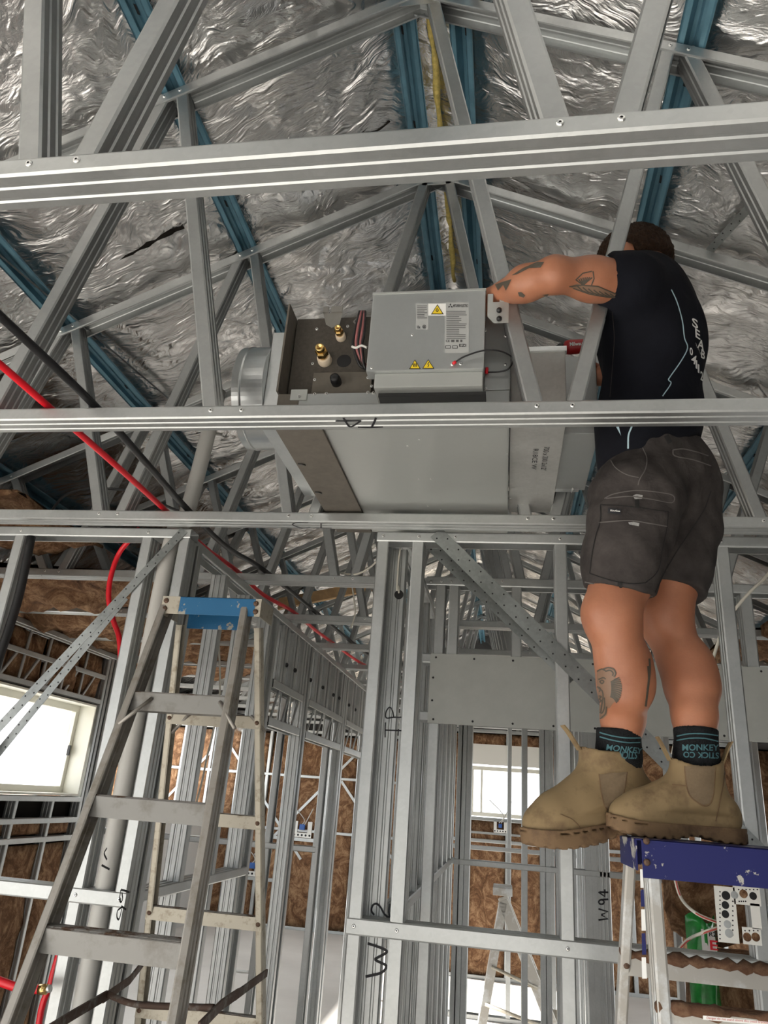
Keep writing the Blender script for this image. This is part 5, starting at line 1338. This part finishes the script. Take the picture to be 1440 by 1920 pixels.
patch(SHORTS, cS([(425, 600), (450, 588), (500, 595), (495, 622), (440, 625)]), HOOK, 'worn_patch'); patch(SHORTS, cS([(390, 800), (430, 795), (475, 805), (470, 828), (400, 815)]), HOOK, 'worn_patch')
lb = patch(SHORTS, cS([(245, 692), (340, 700), (336, 742), (240, 732)]), INK, 'brand_label', 'black woven label', 0.0022)
print_on(SHORTS, 'KingGee', (1080+262/4, 780+722/4), (1080+330/4, 780+728/4), (1080+263/4, 780+706/4), LABELW, bold=True, parent=lb, off=0.0034)
# shirt: piping and print
c8 = lambda l: [(880+a/2.571, 400+b/2.571) for a, b in l]
seam(SHIRT_O, [c8([(972, 368), (1000, 430), (1025, 520), (1035, 600), (1050, 648), (1020, 710), (965, 790), (960, 805), (970, 822), (930, 882)])], 2.0, PIPING, 'piping', 'pale piping down the side of the shirt')
seam(SHIRT_O, [c8([(785, 1025), (768, 1070), (766, 1135)])], 3.0, PIPING, 'piping')
seam(SHIRT_O, [c8([(690, 470), (700, 600), (690, 760), (680, 885)])], 1.0, SHORTM, 'piping')
patch(SHIRT_O, c8([(705, 1022), (722, 1028), (732, 1072)]), PIPING, 'side_panel')
seam(SHIRT_O, [c8([(628, 200), (665, 208), (692, 232)])], 4.0, PIPING, 'sleeve_trim', 'pale blue sleeve trim', 0.002)
WHITEPR = simple('white_print', (0.78, 0.78, 0.76), 0.7)
for ch, A_, B_, C_ in (('S', (1297, 612), (1308, 618), (1296, 595)), ('E', (1303, 632), (1312, 638), (1302, 615)), ('A', (1306, 652), (1318, 657), (1308, 635)), ('B', (1313, 670), (1320, 675), (1314, 654)),
                       ('0', (1292, 664), (1298, 668), (1292, 650)), ('4', (1294, 680), (1303, 684), (1297, 664)), ('1', (1303, 690), (1306, 692), (1303, 674)), ('1', (1307, 698), (1310, 700), (1307, 682)), ('2', (1312, 712), (1317, 715), (1312, 695))):
    print_on(SHIRT_O, ch, A_, B_, C_, WHITEPR, bold=True)
print_on(SHIRT_O, '& CO', (1305, 650), (1318, 676), (1302, 640), WHITEPR, label='small white lettering on the back')
# socks
def sock(name, top, bot, rt, rb, lab):
    top, bot = A3(top), A3(bot); n_ = (bot-top)/np.linalg.norm(bot-top)
    def fn(P):
        d = chain(P, (top-n_*0.03, lerp(top, bot, 0.5), bot+n_*0.04), (rt, (rt+rb)/2, rb), 0.02) + 0.0006*np.sin(np.arctan2((P-top)[:, 1], (P-top)[:, 0])*60)
        return smax(smax(d, -half(P, top, n_*0.35-up_*0.65), 0.004), half(P, bot, n_), 0.004)
    o = sdf_obj(name, fn, np.minimum(top, bot)-0.09, np.maximum(top, bot)+0.09, 0.005, SOCKM, PERSON); o['label'] = lab; return o
SKL = sock('sock', at(1160, 1366, 1.912), at(1160, 1470, 1.940), 0.0540, 0.047, 'black ribbed sock on the lower foot')
SKR = sock('sock', at(1304, 1367, 1.903), at(1307, 1480, 1.880), 0.0520, 0.043, 'black ribbed sock on the upper foot')
c7 = lambda l: [(960+a/3, 1340+b/3) for a, b in l]
for o, top in ((SKL, [[(496, 100), (560, 118), (640, 130), (722, 130)], [(496, 124), (560, 142), (640, 156), (718, 156)]]), (SKR, [[(928, 122), (1000, 108), (1080, 108), (1156, 118)], [(928, 146), (1000, 134), (1080, 134), (1156, 150)]])):
    for st in top: seam(o, [c7(st)], 2.4, TEAL, 'knit_stripe')
print_on(SKL, 'MONKEY', (960+530/3, 1340+200/3), (960+726/3, 1340+222/3), (960+538/3, 1340+166/3), TEAL, bold=True); print_on(SKL, 'STICK CO', (960+704/3, 1340+206/3), (960+536/3, 1340+206/3), (960+700/3, 1340+248/3), TEAL, bold=True)
print_on(SKR, 'MONKEY', (960+960/3, 1340+204/3), (960+1160/3, 1340+204/3), (960+960/3, 1340+168/3), TEAL, bold=True); print_on(SKR, 'STICK CO', (960+1160/3, 1340+214/3), (960+966/3, 1340+208/3), (960+1160/3, 1340+248/3), TEAL, bold=True)
# tattoos
cT = lambda l: [(1040+a/3.6, 960+b/3.6) for a, b in l]
patch(BODY, cT([(288, 1070), (320, 1055), (355, 1062), (375, 1050), (405, 1055), (417, 1085), (410, 1118), (432, 1140), (455, 1165), (455, 1200), (445, 1240), (420, 1270), (395, 1290), (375, 1320), (355, 1325), (355, 1370), (330, 1395), (312, 1395), (306, 1350), (300, 1290), (290, 1200), (286, 1120)]), TATS, 'tattoo', 'bear head tattoo on the shin')
tt = [cT([(330, 1060), (365, 1050), (400, 1062), (412, 1090), (402, 1112)]), cT([(345, 1075), (375, 1068), (395, 1085), (392, 1105)]), cT([(290, 1075), (320, 1060), (345, 1070)]), cT([(300, 1130), (330, 1118), (348, 1128)]),
      cT([(308, 1145), (322, 1135), (335, 1145), (322, 1158), (308, 1145)]), cT([(300, 1190), (322, 1205), (330, 1240), (322, 1300), (315, 1350)]), cT([(338, 1250), (340, 1310), (325, 1355), (308, 1352)]), cT([(290, 1180), (312, 1190), (305, 1215)]),
      cT([(302, 1240), (318, 1245), (304, 1262), (318, 1270), (304, 1285)]), cT([(312, 1395), (345, 1360), (352, 1310)])]
for k in range(13):
    a = -0.75 + k*0.155; x0, y0 = 372 + 12*math.cos(a), 1190 + 60*math.sin(a); x1, y1 = 372 + 82*math.cos(a*0.85), 1190 + 110*math.sin(a*0.95)
    tt.append(cT([(x0, y0), ((x0+x1)/2+5, (y0+y1)/2-6), (x1, y1)]))
seam(BODY, tt, 2.6, TATT, 'tattoo_lines', None, 0.0016, 3)
seam(BODY, [cT([(636, 990), (640, 1060), (632, 1150), (622, 1230), (612, 1310)]), cT([(628, 1040), (634, 1120), (624, 1200)])], 4.0, TATT, 'tattoo_lines', None, 0.0014, 3)
# arm: feathered wing near the sleeve, leaves along the forearm
patch(BODY, c8([(480, 352), (520, 338), (560, 350), (620, 352), (690, 378), (712, 390), (700, 405), (640, 398), (560, 382), (500, 362)]), TATS, 'tattoo', 'fish tattoo on the upper arm')
at_ = [c8([(510, 322), (545, 290), (590, 280)]), c8([(595, 280), (600, 315), (588, 345)])]
for k in range(8): at_.append(c8([(548, 345), (514 + k*11, 322 - 5.6*k + (0.55*k*k))]))
for k in range(7): at_.append(c8([(520+k*26, 350+k*6), (545+k*26, 372+k*5), (575+k*24, 384+k*4)]))
at_ += [c8([(480, 352), (540, 345), (620, 352), (705, 388)]), c8([(500, 360), (580, 388), (660, 402), (700, 404)])]
seam(BODY, at_, 2.2, TATT, 'tattoo_lines', None, 0.0016, 1)
for pl in ([(205, 300), (260, 265), (330, 235), (362, 236), (345, 262), (290, 265), (230, 296)], [(125, 345), (165, 330), (205, 318), (190, 350), (178, 372), (165, 345), (140, 372)], [(235, 380), (250, 378), (270, 395), (262, 405), (240, 398)], [(350, 392), (385, 386), (375, 398)]):
    patch(BODY, c8(pl), TATT, 'tattoo', None, 0.0014)

# ------------------------------------------------------------------ boots
def boot(side, heel, toe, ztilt, lab):
    """heel, toe: ends of the sole's underside in the world; sole grows upwards from them"""
    heel, toe = A3(heel), A3(toe); X = toe-heel; L = np.linalg.norm(X); X /= L
    Y = np.cross(up_, X); Y /= np.linalg.norm(Y); Z = np.cross(X, Y); sc_ = L/0.305
    def loc(P): return ((P-heel)@np.stack([X, Y, Z]).T)/sc_
    def W(v): return heel + sc_*(X*v[0]+Y*v[1]+Z*v[2])
    def half_w(x): return 0.041 + 0.011*np.exp(-((x-0.215)/0.065)**2) - 0.005*np.exp(-((x-0.12)/0.05)**2)
    def outline(Q):
        x = Q[:, 0]; hw = half_w(x)
        cx = np.clip(x, 0.045, 0.252); rr = np.where(x < 0.15, 0.043, 0.052)
        return np.hypot(np.where(x < 0.045, (x-0.045)*0.96, np.where(x > 0.252, (x-0.252)*0.98, 0)), Q[:, 1]*rr/hw) - rr
    R_ = L/0.305
    root = empty('boot', tuple(heel)); root.parent = PERSON; root.matrix_parent_inverse = Matrix.Translation(-Vector(PERSON.location)); root['label'] = lab
    def sole(P):
        Q = loc(P); d2 = outline(Q); z = Q[:, 2]
        arch = 0.010*np.exp(-((Q[:, 0]-0.115)/0.038)**2); toe_up = 0.016*np.maximum(0, (Q[:, 0]-0.22)/0.085)**2
        tread = 0.0035*(np.sin(Q[:, 0]*2*np.pi/0.021) > 0.35)
        d = np.maximum(d2-0.003, np.maximum(z-(0.034+toe_up*0.8), (arch+toe_up+tread)-z))
        g = np.abs(z-(0.027+toe_up*0.8))-0.0012
        return np.maximum(d, -np.maximum(g, -0.006-d2))*sc_
    def upper(P):
        Q = loc(P); x = Q[:, 0]
        a = chain(Q*np.array([1, 1.06, 1]), ((0.052, 0, 0.055), (0.10, 0, 0.060), (0.17, 0, 0.058), (0.235, 0, 0.047), (0.262, 0, 0.042)), (0.047, 0.048, 0.050, 0.047, 0.040), 0.02)
        a = smin(a, cone(Q, (0.215, 0, 0.060), (0.110, 0, 0.118), 0.036, 0.045), 0.035)
        s = cone((Q-np.array([0.096, 0, 0]))*np.array([0.84, 1, 1]), (-0.004, 0, 0.09), (0, 0, 0.21), 0.047, 0.0515)
        a = smin(a, s, 0.03)
        a = smax(a, -(Q[:, 2]-0.026), 0.004); a = smax(a, outline(Q)+0.001-np.maximum(0, Q[:, 2]-0.055)*1.2, 0.006)
        dip = 0.160 + 0.020*np.clip((np.abs(x-0.096)/0.06), 0, 1.2)**2
        a = smax(a, Q[:, 2]-dip, 0.004)
        inn = cone((Q-np.array([0.096, 0, 0]))*np.array([0.84, 1, 1]), (0, 0, 0.13), (0, 0, 0.25), 0.043, 0.0475); a = smax(a, -inn, 0.003)
        cr = 0.0012*np.sin(Q[:, 2]*260+x*90)*np.exp(-((x-0.10)/0.03)**2-((Q[:, 2]-0.10)/0.03)**2)
        return (a+cr)*sc_
    c = [W((x, y, z)) for x in (-0.01, 0.32) for y in (-0.065, 0.065) for z in (-0.01, 0.21)]
    lo, hi = np.min(c, 0), np.max(c, 0)
    so = sdf_obj('sole', sole, lo, hi, 0.0042, SOLEM, root); upr = sdf_obj('upper', upper, lo, hi, 0.0045, SUEDE, root)
    for x0, sgn in ((0.156, 1), (0.037, -1)):
        P = [Vector(W((x0, 0, 0.170))), Vector(W((x0+0.016*sgn, 0.0, 0.205))), Vector(W((x0+0.026*sgn, 0, 0.222)))]
        g = ribbon_geo(catmull(P, 4), 0.022, Vector(X)*sgn+Vector(Z)*0.3)
        # ribbon across Y
        vs, fs = [], []
        cp = catmull(P, 5)
        for i, p in enumerate(cp):
            for e, o_ in ((-1, -0.0018), (1, -0.0018), (1, 0.0018), (-1, 0.0018)): vs.append(p + Vector(Y)*0.011*e + Vector(X)*o_)
            if i:
                a = 4*(i-1); fs += [(a+j, a+(j+1) % 4, a+4+(j+1) % 4, a+4+j) for j in range(4)]
        n_ = 4*(len(cp)-1); fs += [(3, 2, 1, 0), (n_, n_+1, n_+2, n_+3)]
        mesh('pull_tab', vs, fs, SUEDE, root)
    return root, upr, so
BR, BRU, BRS = boot('near', Vector((at(1398, 1574, 1.880).x, 1.880, zt)), Vector((at(1140, 1568, 1.850).x, 1.850, zt)), 0, 'tan suede boot standing on the blue ladder top')
BL_, BLU, BLS = boot('far', at(1256, 1557, 1.975), at(986, 1600, 1.858), 0, 'tan suede boot hanging lower with its toe forward')
patch(BRU, c7([(974, 292), (1060, 286), (1142, 296), (1138, 380), (1128, 450), (1110, 498), (1080, 508), (1040, 488), (1000, 450), (985, 400)]), GUSS, 'elastic_gusset', 'ribbed elastic side panel', 0.0016)
seam(BRU, [c7([(972, 290), (982, 400), (1000, 455), (1040, 492), (1080, 512), (1112, 500), (1130, 450), (1142, 296)])], 2.6, SOLEM, 'gusset_seam')
seam(BRU, [c7([(900, 395), (940, 398), (978, 402)]), c7([(1200, 290), (1185, 400), (1165, 500), (1145, 600)])], 2.4, SOLEM, 'upper_seam')
patch(BLU, c7([(492, 338), (560, 328), (645, 322), (630, 420), (600, 490), (548, 538), (520, 510), (502, 430)]), GUSS, 'elastic_gusset', 'ribbed elastic side panel', 0.0016)
seam(BLU, [c7([(490, 336), (500, 430), (518, 510), (546, 540)]), c7([(646, 322), (632, 420), (622, 480)])], 2.6, SOLEM, 'gusset_seam')
seam(BLU, [c7([(270, 560), (330, 585), (370, 620), (390, 645)])], 1.6, SOLEM, 'crease')
# ================================================================== small things
# perforated mounting bracket on the noggin at the right
EB = empty('mounting_bracket', at(1385, 1715, 2.43), 'white perforated power point bracket hanging behind the blue ladder', 'bracket')
yb = 2.43
def ebox(name, x0, y0, x1, y1, parent=EB):
    a, b = at(x0, y1, yb), at(x1, y0, yb); return box(name, a.x, b.x, yb, yb+0.0015, a.z, b.z, WHITEP, parent)
ebox('bracket_plate', 1347, 1664, 1377, 1766); ebox('bracket_plate', 1377, 1664, 1424, 1695); ebox('bracket_plate', 1394, 1741, 1426, 1770); ebox('bracket_plate', 1411, 1695, 1424, 1741)
for px, py, r in ((1361, 1679, 0.0115), (1377, 1678, 0.010), (1394, 1676, 0.011), (1412, 1680, 0.010), (1360, 1697, 0.010), (1360, 1714, 0.010), (1364, 1733, 0.010), (1367, 1750, 0.011), (1401, 1757, 0.011), (1417, 1757, 0.011)):
    lathe('knockout', [(r, 0), (r, 0.0006), (r*0.85, 0.0007), (0, 0.0007)], at(px, py, yb), (0, -1, 0), DARKM if px in (1361, 1360, 1412) else WOOL if px > 1390 else STEEL, EB, 16, False)
g = []
for px, py in [(1350+k*0, 1672+8*k) for k in range(12)] + [(1374, 1690+9*k) for k in range(8)] + [(1385+7*k, 1668) for k in range(6)] + [(1397+8*k, 1745) for k in range(4)] + [(1386+4*k, 1690) for k in range(4)]:
    c = at(px, py, yb-0.0006); g.append(([c+Vector((0.0022*math.cos(t), 0, 0.0022*math.sin(t))) for t in [k*math.pi/3 for k in range(6)]], [(0, 1, 2, 3, 4, 5)]))
V, Fc = join(g); h = mesh('punched_holes', V, Fc, DARKM, EB); h['kind'] = 'stuff'
# far brackets with blue connectors
BLUC = simple('blue_connector', (0.03, 0.10, 0.33), 0.5)
for k, (px, py, yy, s, lab) in enumerate(((567, 1556, 11.39, 1.28, 'perforated bracket with blue connector hung high in the room beyond the passage'), (474, 1628, 11.39, 1.28, 'perforated bracket with blue connector seen between the tall ladder\'s rails'), (938, 1552, 9.58, 0.7, 'white perforated bracket with blue connector under the far hall window'))):
    c = at(px, py, yy); B_ = empty('mounting_bracket', c, lab, 'bracket')
    box('bracket_plate', c.x-0.11*s, c.x+0.11*s, c.y-0.004, c.y, c.z-0.08*s, c.z-0.03*s, WHITEP, B_); box('bracket_plate', c.x-0.11*s, c.x-0.06*s, c.y-0.004, c.y, c.z-0.03*s, c.z+0.09*s, WHITEP, B_); box('bracket_plate', c.x+0.06*s, c.x+0.11*s, c.y-0.004, c.y, c.z-0.03*s, c.z+0.09*s, WHITEP, B_)
    box('connector', c.x-0.03*s, c.x+0.03*s, c.y-0.05, c.y, c.z+0.0, c.z+0.06*s, BLUC, B_, 0.004)
    for q in (-0.02, 0.015): tube('cable_tail', [c+Vector((q*s, -0.03, 0.05)), c+Vector((q*s+0.05, -0.04, 0.14)), c+Vector((q*s+0.12*(1 if q > 0 else -1), -0.03, 0.30))], 0.006, PVC, B_, 6)
    for ix in range(5):
        lathe('knockout', [(0.012*s, 0), (0.011*s, 0.001), (0, 0.001)], c+Vector((-0.09*s+0.045*s*ix, -0.004, -0.055*s)), (0, -1, 0), DARKM, B_, 10, False)
    box('rear_rail', c.x-0.45, c.x+0.45, c.y+0.002, c.y+0.04, c.z-0.12*s, c.z-0.085*s, STEEL, B_)

# torn pile of batts with a green bag, in the hall to the right
def lump(c, r, seed):
    c = Vector(c); bm = bmesh.new(); bmesh.ops.create_icosphere(bm, subdivisions=4, radius=1)
    for v in bm.verts:
        d = v.co.normalized(); k = 1 + 0.16*fbm(d*2.2+Vector((seed, 0, 0)), 4) + 0.05*noise.noise(d*9+Vector((0, seed, 0)))
        q = Vector((math.copysign(abs(d.x)**0.6, d.x), math.copysign(abs(d.y)**0.6, d.y), math.copysign(abs(d.z)**0.6, d.z)))
        v.co = c + Vector((q.x*r[0]*k, q.y*r[1]*k, q.z*r[2]*k))
    return bm
pc = at(1365, 1760, 4.3)
for k, (c, r, lab) in enumerate((((pc.x+0.02, 4.42, 0.36), (0.30, 0.25, 0.34), 'lowest torn bundle of brown glasswool standing on the slab at the right'),
                                ((pc.x+0.06, 4.42, 0.98), (0.24, 0.20, 0.22), 'middle bundle of brown glasswool in the pile behind the bracket'),
                                ((pc.x-0.05, 4.46, 1.44), (0.20, 0.18, 0.20), 'topmost slumped bundle of brown glasswool in the pile behind the bracket'))):
    tag(from_bm('insulation_bundle', lump(c, r, k*5.1), WOOL, None, True), lab, 'insulation')
GREEN = simple('green_film', (0.02, 0.24, 0.04), 0.25, 0, 0.5, 14)
gb0, gb1 = at(1298, 1800, 4.12), at(1322, 1722, 4.12)
bm = bmesh.new(); bmesh.ops.create_grid(bm, x_segments=10, y_segments=22, size=0.5)
for v in bm.verts:
    u, t = v.co.x+0.5, v.co.y+0.5
    x = gb0.x-0.01 + (gb1.x-gb0.x+0.06)*u; z = 0.55 + (gb1.z-0.55)*t
    v.co = Vector((x, 4.16 - 0.07*math.sin(math.pi*u) + 0.018*fbm(Vector((u*3, t*7, 1.0)), 3), z + 0.02*math.sin(u*7)))
ret = bmesh.ops.extrude_face_region(bm, geom=bm.faces[:])
for v in [e for e in ret['geom'] if isinstance(e, bmesh.types.BMVert)]: v.co += Vector((0, 0.006, 0))
gb = tag(from_bm('insulation_bag', bm, GREEN, None, True), 'torn green and white plastic bag against the pile of brown glasswool', 'bag')
w0 = at(1318, 1800, 4.09); w1 = at(1340, 1744, 4.09)
quad('bag_print', [(w0.x, 4.09, w0.z), (w1.x, 4.09, w0.z), (w1.x, 4.10, w1.z), (w0.x, 4.085, w1.z)], LABELW, gb)
text_on('E', (w0.x+0.035, 4.084, w0.z+0.045), (0.035, 0, 0), (0, 0, 0.04), REDP, gb, bold=True); text_on('R25', (w0.x+0.035, 4.084, w0.z+0.10), (0.045, 0, 0), (0, 0, 0.02), INK, gb, bold=True)
# timber plank laid over the chords
t0, t1 = at(520, 1142, 6.15), at(715, 1102, 6.95)
tag(obox('timber_plank', t0, t1-t0, Vector((0, 0.05, 0)), Vector((0, 0, 0.10)), TIMBER), 'orange pine plank lying across the chords left of the post', 'plank')
tag(box('red_level', at(346, 1388, 5.2).x, at(364, 1388, 5.2).x, 5.2, 5.22, at(355, 1396, 5.2).z, at(355, 1384, 5.2).z, REDP), 'small red block seen between the studs behind the tall ladder', 'block') if False else None

# right and rear walls added out of view to darken the inside: clad on the right, open at the back left where daylight comes in
CLAD = simple('dark_wall_wrap', (0.05, 0.05, 0.05), 0.8)
wr = wall('light_block_right', 'added right wall out of view in dark wrap, holding back daylight'); box('wall_wrap_and_light_block', 3.10, 3.14, -4.0, 4.6, 0, 2.70, CLAD, wr); box('wall_wrap_and_light_block', 3.10, 3.14, 4.6, 9.0, 2.2, 2.70, CLAD, wr); box('wall_wrap_and_light_block', 3.10, 3.14, 9.0, YC+0.08, 0, 2.70, CLAD, wr)
wr2 = wall('light_block_rear', 'added rear wall out of view in dark wrap with a wide doorway, holding back daylight'); box('wall_wrap_and_light_block', 0.6, 3.10, -4.04, -4.0, 0, 2.70, CLAD, wr2); box('wall_wrap_and_light_block', -0.8, 0.6, -4.04, -4.0, 2.3, 2.70, CLAD, wr2); box('wall_wrap_and_light_block', -4.2, -0.8, -4.04, -4.0, 0, 2.70, CLAD, wr2)
gbl = wall('wall_gable_rear', 'rear gable wrapped in dark building paper')
mesh('wall_wrap_and_light_block', [(-3.9, -2.62, 2.7), (3.3, -2.62, 2.7), (XC, -2.62, 4.45), (-3.9, -2.60, 2.7), (3.3, -2.60, 2.7), (XC, -2.60, 4.45)], [(0, 1, 2), (5, 4, 3), (0, 3, 4, 1), (1, 4, 5, 2), (2, 5, 3, 0)], CLAD, gbl)
gbf = wall('wall_gable_far', 'far gable end wrapped in dark building paper')
mesh('wall_wrap_and_light_block', [(-4.4, 12.2, 2.7), (3.8, 12.2, 2.7), (XC, 12.2, 4.55), (-4.4, 12.22, 2.7), (3.8, 12.22, 2.7), (XC, 12.22, 4.55)], [(0, 1, 2), (5, 4, 3), (0, 3, 4, 1), (1, 4, 5, 2), (2, 5, 3, 0)], CLAD, gbf)
for nm, x0, x1 in (('trim_1', -4.15, -3.4), ('trim_2', 2.8, 3.5)):
    o = box(nm, x0, x1, -2.6, 12.2, 2.66, 2.69, CLAD); tag(o, 'dark eave lining board on the %s side' % ('window' if x0 < 0 else 'worker\'s'), 'eave lining', kind='structure')
wlf = wall('sun_block_left_far', 'low added wall keeping the sun off the far left of the slab'); box('wall_wrap_and_light_block', -4.36, -4.30, 5.6, YFAR, 0, 1.55, simple('sun_block_board', (0.50, 0.49, 0.47), 0.8), wlf)  # made-up low wall, stops direct sun reaching the far slab
